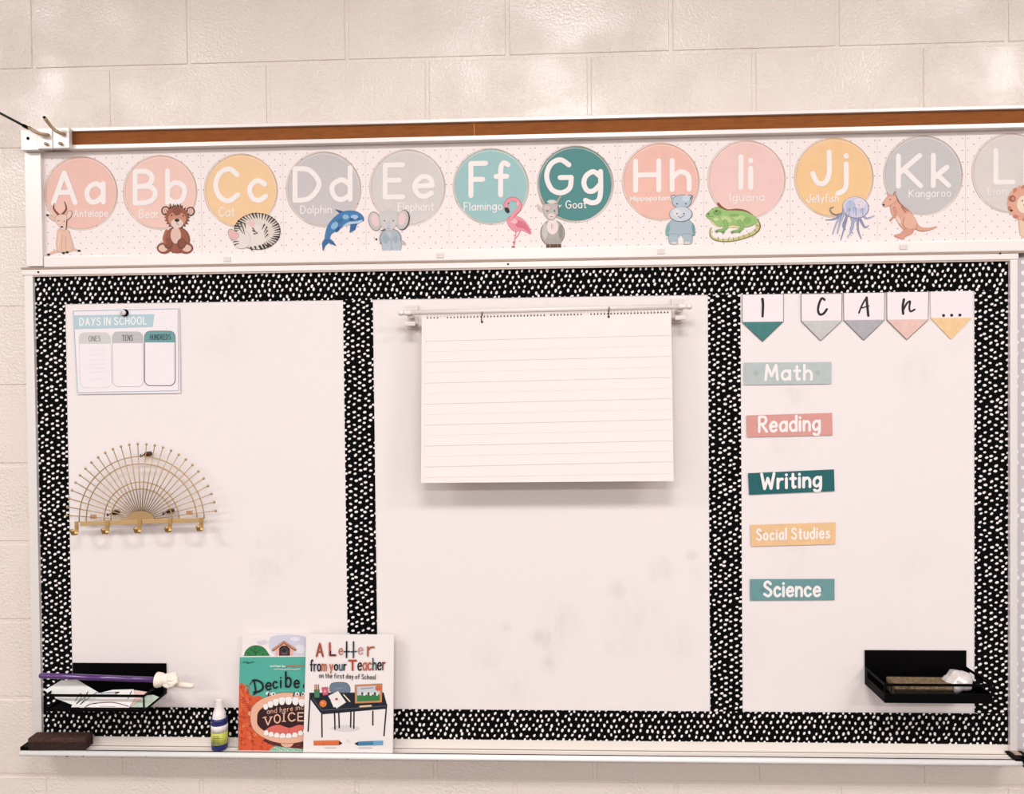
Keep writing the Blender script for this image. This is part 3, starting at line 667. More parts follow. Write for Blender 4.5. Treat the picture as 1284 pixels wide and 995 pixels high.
# ---- neighbouring board with grey dotted border
nb = thing('bulletin_board', 'neighbouring board edge with lavender grey white-dotted border, far right', 'bulletin board', (1.30, .01, BB))
b = MB(); b.box(X1F+.0012, 1.62, .004, .028, SH+.004, zl_b-.012, mat((214, 206, 212), .6)); b.build('panel', nb)
border('dotted_border', None, X1F+.002, X1F+.062, SH+.005, zl_b-.013, .003, True, bk=mat((207, 198, 202), .6), dw=mat((252, 246, 248), .55), sp=.026, ra=.0062, rb=.0062, jit=.004, seed=5, part_of=nb)

# ================================================================== DAYS IN SCHOOL POSTER
PY = -.004
q = at(160, 490, PY)
T = thing('school_days_chart', 'laminated Days in School place value chart at upper left', 'chart', q)
b = MB(); sheet(b, [(91, 386.5), (224.5, 385.5), (226, 492.5), (97, 494)], PY, mat((252, 242, 246), .3, name='laminate')); b.build('sheet', T)
a = Art(PY-.0001, k=7.96, o=(80, 375))
LB = (184, 198, 210)
a.stroke([(95,118),(1140,95),(1146,912),(138,932),(95,118)], 9, LB)
a.poly([(98,160),(905,148),(888,278),(106,300)], (186,212,220))
for j, (x0, x1, yt, yb, hc, oc, wd) in enumerate(((150,465,332,882,(216,214,212),(228,212,214),5),(482,790,325,872,(200,196,198),(206,192,196),6),(806,1112,318,862,(110,162,162),(74,92,100),8))):
    sk = 14*(1-j*.5)
    rr = 58
    def rrect(x0, y0, x1, y1, r, top=True, bot=True):
        p = []
        for (cx_, cy_, a0, on) in ((x0+r, y0+r, 180, top), (x1-r, y0+r, 270, top), (x1-r, y1-r, 0, bot), (x0+r, y1-r, 90, bot)):
            if on: p += [(cx_+r*math.cos(math.radians(a0+t*15)), cy_+r*math.sin(math.radians(a0+t*15))) for t in range(7)]
            else: p.append({180:(x0,y0),270:(x1,y0),0:(x1,y1),90:(x0,y1)}[a0])
        return [(x+sk*(y-y0)/(yb-yt), y) for x, y in p]
    p = rrect(x0, yt, x1, yb, rr); a.stroke(p+[p[0]], wd, oc)
    a.poly(rrect(x0, yt, x1, yt+112, rr, bot=False), hc)
a.text('DAYS IN SCHOOL', 160, 822, 262, 72, 11, (254,248,248), slope=-.022, gap=.3)
a.text('ONES', 250, 365, 420, 52, 6, (120,112,112), slope=-.02); a.text('TENS', 582, 688, 412, 52, 7, (96,90,94), slope=-.02); a.text('HUNDREDS', 862, 1066, 404, 50, 7, (44,74,80), slope=-.02)
for y in (510,555,605,650,690,730,800): a.stroke([(245,y),(395+(y % 7)*6,y-4)], 3, (240,224,230))
for x, y in ((985,130),(1000,195),(1024,292),(1045,185)): a.ell(x, y, 5, 4, (214,198,204))
a.build('print', T)
q = at(154.5, 391.8, -.010)
T = thing('round_magnet', 'small round white hook magnet pinning the Days in School chart', 'magnet', q)
b = MB(); b.lathe([(0, .005), (.0058, .0045), (.007, .003), (.007, -.006)], q, mat((246, 236, 236), .3), 24, 'y'); b.build('cap', T)
b = MB(); b.lathe([(.0, .0), (.0088, .0), (.0092, -.001), (.0092, -.0055)], q+Vector((.0018, .0005, -.0002)), M_BLACK, 24, 'y'); b.build('shadow_disc', T)  # black disc offset behind the cap, standing in for its cast shadow
b = MB(); b.tube([q+Vector((0,-.005,.003)), q+Vector((.0002,-.009,.001)), q+Vector((0,-.010,-.002)), q+Vector((-.0004,-.006,-.003))], .0007, mat((150,140,144), .3, .8), 6); b.build('tiny_hook', T)

# ================================================================== FAN HOOK RACK
FY = -.030; fc = at(177.5, 652, FY); PXM = at(178.5, 652, FY).x - fc.x    # metres per pixel here
T = thing('hook_rack', 'gold wire sunburst half-circle rack with five hooks', 'hook rack', fc)
tilt = math.radians(1.6)
def fp(r, ang, dy=0):                       # polar point of the fan, in pixels and degrees
    a = math.radians(ang)+tilt; return fc + Vector((r*PXM*math.cos(a), dy, r*PXM*math.sin(a)))
NS = 27
for i in range(NS):
    ang = 5.5 + i*(169.0)/(NS-1); d = -.0016
    b = MB(); b.tube([fp(9, ang, d), fp(92, ang, d)], .0011, M_BRASS, 6)
    s_ = b.build('spoke', T)
    b = MB(); q = fp(94, ang, d); rr = .0036
    b.lathe([(0, .0011), (.0027, .0011), (.0036, 0), (.0027, -.0011), (0, -.0011)], q, M_BRASS, 12, 'y'); b.build('spoke_tip', s_, origin=q)
for r in (78.5, 69.5, 47, 38.5):
    b = MB(); b.tube([fp(r, t*180/36.0, 0) for t in range(37)], .0014, M_BRASS, 6); b.build('arc', T)
b = MB(); f_ = [fp(17, t*180/20.0, -.0032) for t in range(21)]; g_ = [fp(17, t*180/20.0, .0012) for t in range(21)]
for L_ in (f_, g_):
    for v in L_: v.z = fc.z + (v.z-fc.z)*.68
b.face(f_, M_BRASS); b.face(g_[::-1], M_BRASS)
for i in range(20): b.face([f_[i], g_[i], g_[i+1], f_[i+1]], M_BRASS)
b.build('half_disc', T)
RM = Matrix.Translation(fc) @ Matrix.Rotation(-tilt, 4, 'Y')
b = MB(); b.bev(-76*PXM, 78*PXM, -.005, .0, -4.2*PXM, 1.2*PXM, .0006, mat((214, 180, 128), .34, .5), M=RM); b.build('bar', T)
for px in (-80, -41.5, -1, 37, 76):
    b = MB(); MH = mat((198, 158, 98), .3, .6); c = px*PXM; wd = 2.3*PXM
    pr = [(.001, 1.0), (-.0055, .6), (-.0062, -9*PXM), (-.0090, -13.2*PXM), (-.0160, -14.5*PXM), (-.0230, -13.0*PXM), (-.0250, -8.5*PXM)]
    pr[0] = (-.0052, 1.5*PXM); pr[1] = (-.0060, -4*PXM)
    pr = smooth(pr, n=3); th = .0016
    for (ya, za), (yb, zb_) in zip(pr, pr[1:]):
        dn_ = Vector((0, zb_-za, -(yb-ya))).normalized()*th
        p = [Vector((c-wd, ya, za)), Vector((c+wd, ya, za)), Vector((c+wd, ya, za))+dn_, Vector((c-wd, ya, za))+dn_, Vector((c-wd, yb, zb_)), Vector((c+wd, yb, zb_)), Vector((c+wd, yb, zb_))+dn_, Vector((c-wd, yb, zb_))+dn_]
        b.hexa([RM @ v for v in p], MH)
    b.lathe([(0, .0008), (wd*1.15, .0008), (wd*1.15, -.0012), (0, -.0012)], RM @ Vector((c, -.0260, -8.4*PXM)), MH, 14, 'y')
    b.build('hook', T)
for (px, py) in ((117, 647.5), (237.5, 642.5)):
    q = at(px, py, FY); b = MB(); b.bev(q.x-3.8*PXM, q.x+3.8*PXM, FY-.001, FY+.0005, q.z-2.6*PXM, q.z+2.6*PXM, .0004, mat((200, 150, 110), .4, .4)); b.build('mount_tab', T)
for (px, py) in ((182, 569.5), (141, 643), (210, 641.5)):
    q = at(px, py, -.02)
    g = thing('magnetic_hook', {182: 'small dark chrome magnetic hook holding the gold rack at top centre', 141: 'small dark magnetic hook at lower left inside the gold rack', 210: 'small dark magnetic hook at lower right inside the gold rack'}[px], 'magnet', Vector((q.x, -.001, q.z)), 'magnetic hooks holding the gold sunburst rack')
    MG = mat((84, 56, 44), .28, .7)
    b = MB(); b.lathe([(0, .019), (.0055, .0185), (.0065, .016), (.0065, .0002)], (q.x+.002, -.0008, q.z), MG, 18, 'y'); b.build('magnet_body', g)
    b = MB(); z = Vector((q.x-.004, -.020, q.z-.001))
    b.tube([Vector((q.x, -.018, q.z)), z+Vector((0, -.004, 0)), z+Vector((-.002, -.0115, -.004)), z+Vector((-.001, -.0150, -.003)), z+Vector((.001, -.0150, .003))], .0013, mat((50, 34, 30), .3, .7), 8); b.build('wire_hook', g)

# ================================================================== CHART ROD, RINGS AND PAD
RDY = -.052
ra_, rb_ = at(499, 392.2, RDY), at(868, 384.0, RDY)
zrod = (ra_.z+rb_.z)/2
T = thing('chart_rod', 'white rod on two square brackets holding up the lined chart pad', 'rod', ((ra_.x+rb_.x)/2, 0, zrod))
MR = mat((250, 238, 232), .35, name='rod_enamel')
b = MB(); b.tube([ra_+Vector((.012, 0, 0)), rb_-Vector((.012, 0, 0))], .0058, MR, 16); b.build('rod', T)
for q, sg in ((ra_, 1), (rb_, -1)):
    b = MB(); b.lathe([(0, 0), (.0045, .0008), (.0068, .004), (.0072, .008), (.0062, .012), (.0050, .015), (.0062, .017), (.0066, .028), (.0052, .034)] if sg > 0 else
        [(0, 0), (.0045, -.0008), (.0068, -.004), (.0072, -.008), (.0062, -.012), (.0050, -.015), (.0062, -.017), (.0066, -.028), (.0052, -.034)], q, MR, 18, 'x'); b.build('knob', T)
    x = q.x + sg*.028; zz = q.z
    b = MB(); MK = mat((240, 226, 222), .25, name='clear_plastic_white')
    b.bev(x-.014, x+.014, -.008, -.0005, zz-.036, zz+.024, .002, MK); b.bev(x-.010, x+.010, -.046, -.006, zz-.030, zz-.022, .002, MK); b.bev(x-.006, x+.006, -.048, -.006, zz-.012, zz-.0035, .0015, MK)
    b.bev(x-.013, x+.013, -.054, -.040, zz-.032, zz-.021, .0025, MK); b.build('bracket', T)
PDY = -.056
pc = [(528.8, 397.6), (841.5, 389.2), (844.6, 602.8), (528.0, 605.2)]
P4 = [at(x, y, PDY, .06, zrod) for x, y in pc]
T = thing('chart_pad', 'spiral-bound pad of lined chart paper hanging from the white rod', 'paper pad', ((P4[0].x+P4[1].x)/2, PDY, P4[3].z))
b = MB(); th = .009
MPg = mat((253, 240, 236), .65, name='chart_paper')
b.hexa([P4[3], P4[2], P4[2]+Vector((0,th,0)), P4[3]+Vector((0,th,0)), P4[0], P4[1], P4[1]+Vector((0,th,0)), P4[0]+Vector((0,th,0))], MPg); b.build('paper_block', T)
b = MB(); off = Vector((0, th+.0006, 0)); ex = Vector((.0015, 0, 0))
b.hexa([P4[3]-ex+off, P4[2]+ex+off, P4[2]+ex+off*1.15, P4[3]-ex+off*1.15, P4[0]-ex+off, P4[1]+ex+off, P4[1]+ex+off*1.15, P4[0]-ex+off*1.15], mat((216, 190, 160), .8)); b.build('cardboard_back', T)
a = Art(PDY-.0002, slope=.06, z0=zrod)
for i in range(14):
    yl = 427.8+i*13.12; yr = 420.2+i*13.2 if i < 13 else 593.5
    a.stroke([(533.5-(i*.05), yl), (841+(i*.18), yr)], .42 if i % 2 else .6, (230, 214, 216) if i % 2 else (212, 198, 204), n=4)
a.stroke([(533, 402), (532, 604)], .4, (246, 226, 224), n=4)
a.build('ruled_lines', T)
b = MB(); ab = Art(PDY-.0003, slope=.06, z0=zrod)
for i in range(73):
    f = (i+.5)/73; px = 534.0+f*(839.5-534.0); py = 398.2+f*(391.0-398.2)
    c = at(px, py, PDY-.0002, .06, zrod)
    if i not in (4, 5, 36, 47, 48):
        ab.ell(px, py+.3, .95, 1.15, (40, 28, 26), n=8)
    b.tube([c+Vector((0,-.0002,-.0006)), c+Vector((0,-.0028,.0012)), c+Vector((0,-.0026,.0048)), c+Vector((0,.002,.0066)), c+Vector((0,.008,.004))], .00042, mat((236, 220, 212), .4), 4)
b.build('spiral_binding', T, merge=False); ab.build('punched_holes', T, merge=False)
for px, py, lb in ((604.3, 395, 'left metal binder ring looping the chart pad to the rod'), (763.2, 388.5, 'right metal binder ring looping the chart pad to the rod')):
    c = at(px, py, RDY); b = MB(); R_ = .0125
    b.tube([Vector((c.x+.0012*math.sin(t*PI/12), c.y+.0005+R_*.62*math.cos(t*PI/12)-.002, c.z-.0045+R_*math.sin(t*PI/12))) for t in range(25)], .0010, mat((52, 42, 40), .3, .8), 8, caps=False)
    r_ = tag(b.build('binder_ring', origin=c), lb, 'ring', 'binder rings on the chart rod')
    b = MB(); q = at(px, py+8.4, PDY-.001, .06, zrod); b.lathe([(0, .0012), (.0024, .001), (.0030, 0)], q, mat((96, 78, 72), .35, .6), 14, 'y'); b.build('grommet', r_)

# ================================================================== I CAN ... PENNANTS
def pennant(k, pts, tip_y, split, colr, colname, letter, lab, outl=True):
    Yp = -.0022-.0003*k
    c = at(sum(p[0] for p in pts)/len(pts), split, Yp)
    T = thing('pennant', lab, 'pennant', c, 'lettered pennants spelling I CAN')
    b = MB(); sheet(b, pts, Yp, mat((253, 240, 244), .5), .0003); b.build('sheet', T)
    a = Art(Yp-.00008); xs_ = [p[0] for p in pts]; x0, x1 = min(xs_), max(xs_); xm = (x0+x1)/2
    a.poly([(x0+.4, split), (x1-.4, split-.5), pts[3]], mat(colr, .55, var=.07, scale=70), )
    if outl: a.stroke(list(pts)+[pts[0]], .62, (66, 56, 58), n=5)
    a.build('print', T)
    a = Art(Yp-.0003, k=4.142, o=(920, 355)); K = (16, 14, 16)
    if letter == 'I': a.stroke([(149,82),(152,110),(150,172)], 15, K, True, taper=.8)
    if letter == 'C': a.stroke([(472,86),(458,78),(444,104),(438,140),(448,162),(468,156),(484,134)], 12, K, True)
    if letter == 'A': a.stroke([(690,74),(668,110),(650,154)], 9, K, True); a.stroke([(690,74),(694,120),(699,168)], 13, K, True); a.stroke([(664,128),(702,118)], 7, K)
    if letter == 'n': a.stroke([(884,84),(878,120),(880,158)], 13, K, True); a.stroke([(880,140),(898,106),(916,94),(912,124),(918,146),(940,136)], 10, K, True)
    if letter == '.':
        for x, y in ((1090,167),(1132,166),(1175,165)): a.ell(x, y, 8, 8, K, n=16)
    a.build('lettering', T)
pennant(0, [(930.5,369),(982.3,368.3),(982.3,403),(956.2,428),(930.8,404.2)], 428, 403.5, (62,128,124), 'teal', 'I', 'white pennant with the letter I and teal point')
pennant(1, [(1004.5,368.3),(1055.8,368),(1055.2,402.6),(1029,427),(1004.8,402.3)], 427, 402, (208,204,204), 'pale grey', 'C', 'white pennant with the letter C and pale grey point')
pennant(0, [(1057.8,367),(1109.2,366.5),(1108.8,401.6),(1083,426.3),(1058.2,401.6)], 426, 401.2, (182,178,184), 'grey', 'A', 'white pennant with the letter A and mid grey point')
pennant(1, [(1112,366),(1164.5,365.6),(1163.8,400.8),(1137,425.6),(1112.2,401)], 425, 400.6, (240,200,190), 'pink', 'n', 'white pennant with the letter n and pink point')
pennant(0, [(1166.5,365.5),(1219,364.5),(1218.3,398),(1192.5,425.4),(1167.3,399)], 425, 398.5, (250,208,156), 'orange', '.', 'white pennant with three dots and orange point', outl=False)

# ================================================================== SUBJECT LABELS
LBL = [('Math', [(933.2,454.4),(1042.6,453.6),(1042.4,481),(932.8,482.4)], (192,200,200), 'grey', (960,1017.5,475.8,18,3.4)),
       ('Reading', [(936.2,520.6),(1043.4,517.4),(1044,545.4),(936.8,547.8)], (226,160,152), 'pink', (952,1027.5,541,18.5,3.3)),
       ('Writing', [(938,593),(1045.8,588.2),(1046.6,615.4),(939.4,620)], (26,100,104), 'dark teal', (955,1029,612.6,18.5,3.6)),
       ('Social Studies', [(941,657.8),(1048,654.4),(1047.4,681.8),(942,684.8)], (246,200,150), 'orange', (949,1040,676.8,13.4,2.3)),
       ('Science', [(940.6,725.8),(1046.4,725.4),(1046.4,752),(940.6,752.6)], (112,158,160), 'muted teal', (958.5,1028,747,18,3.4))]
for t, pts, cc, cn, (x0, x1, base, h, wd) in LBL:
    Yl = -.003; c = at((pts[0][0]+pts[1][0])/2, pts[3][1], Yl)
    T = thing('subject_label', '%s laminated strip label reading %s' % (cn, t), 'label', c, 'subject labels in a column under the pennants')
    b = MB(); sheet(b, pts, Yl, mat(cc, .42, var=.05, scale=45), .0005); b.build('strip', T)
    sl = (pts[1][1]-pts[0][1])/(pts[1][0]-pts[0][0])
    a = Art(Yl-.0001); dk = tuple(int(v*.93) for v in cc)
    a.ell(pts[0][0]+15, base-8, 3.4, 3.2, dk); a.ell(pts[1][0]-17, base-9, 3.2, 3.0, dk); a.build('magnet_bump', T)
    a = Art(Yl-.0004); a.text(t, x0, x1, base, h, wd, (254,246,244), slope=sl, gap=.24 if t != 'Social Studies' else .3); a.build('lettering', T)

# ================================================================== MAGNETIC TRAYS
def magnet_tray(label, x0p, x1p, ptop, pside, pbot, lip, depth=.108):
    Yb = -.004
    X0, X1 = xat(x0p, pbot, Yb), xat(x1p, pbot, Yb); xm = (x0p+x1p)/2
    zt, zs, zb = at(xm, ptop, Yb).z, at(xm, pside, Yb).z, at(xm, pbot, Yb).z
    Yf = Yb-depth; t = .0025
    T = thing('magnetic_tray', label, 'tray', ((X0+X1)/2, Yb, zb), 'black plastic magnetic trays')
    b = MB(); b.bev(X0, X1, Yb, -.0022, zb, zt, .0009, M_BLACK); b.build('back_plate', T)
    b = MB(); b.bev(X0+.0006, X1-.0006, Yf+t, Yb-.0002, zb, zb+t, .0006, M_BLACK); b.build('tray_floor', T)
    hgt = zs-zb; r1, r2 = zs-.0062, zb+lip
    for u0, u1 in ((X0, X0+t), (X1-t, X1)):      # open-framed side: rail, low lip, back gusset
        b = MB(); b.bev(u0, u1, Yf+t, Yb-.0002, r1, zs, .0006, M_BLACK); b.bev(u0, u1, Yf+t, Yb-.0002, zb+t+.0002, r2, .0006, M_BLACK)
        b.bev(u0, u1, Yb-.014, Yb-.0003, r2-.001, r1+.001, .0006, M_BLACK); b.build('side_wall', T)
    b = MB()                                     # open-framed front
    b.bev(X0, X1, Yf, Yf+t, r1, zs, .0006, M_BLACK); b.bev(X0, X1, Yf, Yf+t, zb, r2, .0006, M_BLACK)
    for u0, u1 in ((X0, X0+.0035), (X1-.0035, X1)): b.bev(u0, u1, Yf, Yf+t, r2-.001, r1+.001, .0006, M_BLACK)
    b.build('front_wall', T)
    return T, X0, X1, Yf, Yb, zb, zs
T1, LX0, LX1, LYf, LYb, Lzb, Lzs = magnet_tray('black magnetic tray at lower left holding papers and the purple pointer', 91.5, 209, 831, 848.5, 869, .0065)
T2, RX0, RX1, RYf, RYb, Rzb, Rzs = magnet_tray('black magnetic tray at lower right holding the felt eraser', 1084.5, 1212, 815, 835, 858, .022)

# papers in the left tray
def paper(label, pts, cc, Yp, s_, art=None, k=6.114, o=(40, 820)):
    z0 = Lzb+.004; pp = [(o[0]+x/k, o[1]+y/k) for x, y in pts]
    c = at(pp[0][0], pp[0][1], Yp, s_, z0)
    b = MB(); sheet(b, pp, Yp, mat(cc, .6), .0004, s_, z0); ob = tag(b.build('paper_card', origin=c), label, 'paper', 'papers in the left tray')
    if art:
        a = Art(Yp-.0002, k=k, o=o, slope=s_, z0=z0); art(a); a.build('ink_lines', ob)
def ink1(a):
    a.stroke([(330,360),(372,300),(380,330),(340,380),(400,330),(430,285),(400,350),(370,385),(440,330),(500,290)], 5, (26,22,24), True)
    a.poly([(230,200),(345,196),(440,250),(330,215)], (206,208,202)); a.stroke([(160,300),(300,240)], 3, (226,222,220))
def ink2(a):
    a.poly([(530,296),(660,288),(650,306),(535,306)], (206,210,212), line=(20,18,20), lw=6); a.stroke([(640,296),(668,290)], 10, (20,18,20)); a.stroke([(765,282),(735,340)], 6, (20,18,20)); a.stroke([(470,375),(620,368),(740,398)], 7, (120,92,88), True)
    a.stroke([(395,410),(450,380),(500,375)], 6, (30,26,28)); a.stroke([(520,398),(640,400)], 4, (150,130,126))
paper('sage green card at right end inside the left tray', [(755,405),(880,405),(975,328),(930,310),(820,320)], (190,204,186), LYf+.0125, .4)
paper('pale pink card between white papers in the left tray', [(620,380),(750,404),(900,290),(770,272),(690,330)], (240,200,190), LYf+.0105, .4)
paper('white printed card with black handwriting in middle of the left tray', [(300,405),(745,408),(790,330),(780,268),(620,272),(500,300),(330,345)], (246,238,236), LYf+.0085, .4, ink2)
paper('pale grey folded sheet sticking up at left end of the tray', [(96,276),(222,200),(345,194),(510,292),(470,352),(400,408),(370,408),(200,345)], (232,230,226), LYf+.0065, .4, ink1)

# purple pointer with a small white pointing hand
z_r = Lzs + .0075
pa, pb2 = at(50.5, 846.5, -.108), at(200, 852.0, -.090)
pd = (pb2-pa).normalized()
T = thing('hand_pointer', 'purple stick pointer with a white pointing hand, lying across the left tray', 'pointer', pa)
b = MB(); MP = mat((82, 34, 112), .18, spec=.9, name='purple_gloss'); b.tube([pa, pa+pd*.0012, pb2], [.0058, .0066, .0066], MP, 20); b.build('stick', T)
b = MB(); b.ball(pa, .0054, mat((70, 24, 92), .3), 2, (.5, 1, 1)); b.build('end_plug', T)
MH = mat((250, 236, 220), .55, name='hand_plastic')
hb = MB(); U = Vector((0, 0, 1)); U = (U - pd*U.dot(pd)).normalized(); Wv = pd.cross(U)    # pd along stick, U up, Wv toward/away
def hp(a, u, v): return pb2 + pd*a + U*u - Wv*v
sg = 1 if (-Wv).y < 0 else -1
def hq(a, u, v): return pb2 + pd*a + U*u + Vector((0, -1, 0))*v
hb.tube([hq(-.008,0,0), hq(-.004,0,0), hq(.006,.001,0), hq(.012,.001,0)], [.0175, .0185, .0165, .0125], MH, 20)      # flared cuff
hb.tube([hq(.008,.001,0), hq(.018,.002,.001), hq(.030,.002,.001), hq(.040,.001,.001), hq(.043,.001,.001)], [.0115, .0150, .0160, .0135, .007], MH, 18)   # palm
def finger(pts, rs): hb.tube([hq(*p) for p in pts], rs, MH, 12); hb.ball(hq(*pts[-1]), rs[-1], MH, 2); hb.ball(hq(*pts[0]), rs[0], MH, 2)
finger([(.034,-.006,.002),(.050,-.0085,.003),(.064,-.0095,.003),(.080,-.0105,.003)], [.0078,.0074,.0068,.0058])      # index, pointing
finger([(.034,.003,.004),(.047,.003,.008),(.049,.002,.0155),(.040,.000,.0185),(.032,.000,.0165)], [.0065,.0064,.006,.0056,.005])
finger([(.033,.010,.003),(.045,.0105,.007),(.047,.010,.0145),(.038,.008,.0175),(.030,.008,.0155)], [.006,.0062,.0058,.0054,.0048])
finger([(.031,.0155,.001),(.041,.0165,.004),(.043,.016,.011),(.035,.0145,.0145),(.028,.014,.013)], [.0052,.0054,.005,.0047,.0042])
finger([(.018,-.008,.008),(.030,-.009,.014),(.041,-.0035,.019),(.047,.003,.0205)], [.0062,.006,.0056,.0048])          # thumb across
ho = hb.build('pointing_hand', T)
rm = ho.modifiers.new('remesh', 'REMESH'); rm.mode = 'VOXEL'; rm.voxel_size = .0009; rm.use_smooth_shade = True
sm_ = ho.modifiers.new('smooth', 'SMOOTH'); sm_.iterations = 3; sm_.factor = .5

# eraser and crumpled foil in the right tray
def felt_eraser(label, c, L_, W_, H_, rotz, c_felt, c_dark, base=True, group=None):
    T = thing('felt_eraser', label, 'eraser', c, group)
    Mx = Matrix.Translation(c) @ Matrix.Rotation(rotz, 4, 'Z')
    n = 5
    for i in range(n):
        x0 = -W_/2 + i*W_/n
        b = MB(); b.bev(-L_/2+.0015*(i % 2), L_/2-.001*(i % 2), x0+.0004, x0+W_/n-.0004, 0, H_*.62-.0002, .0012, mat(c_felt if i % 2 else c_dark, .95, var=.45, scale=130, bump=1, bscale=300), M=Mx, seg=1); b.build('felt_layer', T)
    b = MB(); b.bev(-L_/2-.0005, L_/2+.0005, -W_/2-.0005, W_/2+.0005, H_*.62, H_, .003, mat(c_felt, .9, var=.5, scale=140, bump=1, bscale=300), M=Mx); b.build('backing', T)
    return T
xe = (xat(1118, 870, RYf+.05)+xat(1190, 870, RYf+.05))/2
felt_eraser('grey-brown chalky felt eraser lying inside the right black tray', Vector((xe-.003, RYf+.047, Rzb+.0028)), .133, .050, .031, -.02, (128, 106, 78), (60, 48, 40), group='felt board erasers')
rnd = random.Random(4); bm = bmesh.new(); bmesh.ops.create_icosphere(bm, subdivisions=4, radius=1)
for v in bm.verts:
    n_ = v.co.normalized(); g = 1+.07*math.sin(n_.x*5+n_.z*4)+.03*math.sin(n_.y*11-n_.x*6)+.02*math.sin(n_.z*17+n_.x*13)
    v.co = Vector((n_.x*.032*g+n_.z*.006, n_.y*.030*g, n_.z*.025*g))
cf = at(1200.5, 849, RYf+.052); cf.z = Rzb+.0030+.0225+.006
b = MB(); b.add_bm(bm, mat((236, 226, 224), .3, .25, var=.10, scale=60, bump=.5, bscale=110), Matrix.Translation(cf), True)
tag(b.build('plastic_bag', origin=cf), 'crumpled silvery white wrap stuffed beside the eraser in the right tray', 'wrap')

# ================================================================== ON THE MARKER TRAY
ZS = SH + .0024
cL = at(77, 936, -.030)
felt_eraser('dark brown felt eraser resting on the left end of marker tray', Vector((xat(76.5, 930, -.028), -.0285, ZS)), .144, .036, .031, .03, (74, 46, 38), (48, 28, 24), group='felt board erasers')
# bottle
cb = at(275.6, 936, -.024); cb = Vector((cb.x, -.0245, ZS))
T = thing('spray_bottle', 'small blue cleaner bottle with white nozzle cap and yellow label', 'bottle', cb)
NV = mat((32, 44, 110), .3); hB = at(275.6, 875.5, -.024).z - ZS
b = MB(); b.lathe([(0,0),(.0185,.0005),(.0198,.003),(.0198,hB*.50),(.0185,hB*.555)], cb, NV, 28); b.build('body', T)
b = MB(); b.lathe([(.0201,hB*.12),(.0202,hB*.12),(.0202,hB*.36),(.0201,hB*.36)], cb, mat((206, 206, 92), .45), 28); b.build('yellow_label', T)
b = MB(); b.lathe([(.0201,hB*.362),(.02025,hB*.362),(.02025,hB*.50),(.0201,hB*.50)], cb, mat((240, 230, 226), .45), 28); b.build('white_label', T)
b = MB(); b.lathe([(.019,hB*.555),(.0205,hB*.56),(.0205,hB*.615),(.0165,hB*.625)], cb, NV, 28); b.build('collar', T)
b = MB(); b.lathe([(.0165,hB*.615),(.0158,hB*.66),(.0140,hB*.74),(.0128,hB*.76),(.0112,hB*.80),(.0096,hB*.90),(.0088,hB*.98),(.0078,hB),(0,hB)], cb, mat((250, 240, 238), .4), 28); b.build('nozzle_cap', T)
b = MB()
for k in range(5):
    zz = cb.z+hB*(.16+k*.035)
    b.box(cb.x-.011+.001*k, cb.x+.008-.0015*(k % 3), cb.y-.0210, cb.y-.0168, zz, zz+.0012, mat((92, 110, 120), .5))
b.build('label_text', T)

# books: plane leaning back on the board, bottom standing on the tray
def book(name, label, corners, Yb, s_, th, page_c=(244, 234, 226)):
    z0 = SH
    p = [at(x, y, Yb, s_, z0) for x, y in corners]       # tl, tr, br, bl
    zb = ZS+.0002
    for i in (2, 3): p[i] = Vector((p[i].x, Yb+s_*(zb-z0), zb))
    T = thing(name, label, 'book', (p[3]+p[2])/2, 'picture books on the marker tray')
    n = Vector((0, 1, -s_)).normalized()
    def slab(nm_, a0, a1, m, inset=0):
        b = MB(); ex = Vector((inset, 0, 0)); ez = (p[0]-p[3]).normalized()*inset
        q = [p[3]+ex+ez, p[2]-ex+ez, p[1]-ex-ez, p[0]+ex-ez]
        o0, o1 = n*a0, n*a1
        b.hexa([q[0]+o0, q[1]+o0, q[1]+o1, q[0]+o1, q[3]+o0, q[2]+o0, q[2]+o1, q[3]+o1], m); return b.build(nm_, T)
    cov = slab('front_cover', 0, .0012, mat((250, 240, 238), .4)); slab('page_block', .0013, th-.0013, mat(page_c, .8, var=.05, scale=400), .0015); slab('back_cover', th-.0012, th, mat((240, 230, 226), .4))
    return T, cov, z0
# back: white book with the dog house
KS = .043
T, cov, z0 = book('picture_book', 'white picture book with green bush and dog house, tucked behind the teal book', [(303.5,795.3),(390,794.8),(390,940),(302,940)], -.0220, KS, .0075)
a = Art(-.0220-.0003, k=6.03, o=(290, 785), slope=KS, z0=z0)
a.poly([(300,80),(560,78),(560,225),(330,225)], (216,214,228), True)
a.ell(235,120,40,20,(226,216,230)); a.ell(520,170,40,34,(238,232,238)); a.ell(480,95,36,16,(236,232,240)); a.ell(200,100,44,12,(244,238,240))
a.poly([(96,232),(110,185),(150,152),(200,145),(250,165),(292,225),(296,240),(96,240)], (46,128,72), True, line=(40,84,50), lw=4)
for p in ([(190,235),(180,190),(182,150)],[(182,195),(150,175)],[(182,200),(220,178)],[(140,235),(130,200)],[(240,235),(236,205)]): a.stroke(p, 5, (26,66,38))
for i in range(10): a.ell(115+i*18, 215+(i*37 % 20), 6, 5, (84,156,98))
a.poly([(335,235),(335,165),(398,118),(470,160),(470,235)], (240,178,168)); a.stroke([(318,178),(398,118),(484,176)], 20, (150,96,72)); a.stroke([(318,174),(398,114),(484,172)], 8, (216,150,116))
a.poly([(362,235),(362,165),(385,145),(420,145),(444,168),(444,235)], (36,26,32)); a.ell(402,192,34,36,(70,52,54)); a.ell(400,182,16,12,(30,22,26)); a.stroke([(385,200),(402,208),(420,196)],4,(150,120,116),True)
a.build('cover_art', cov)
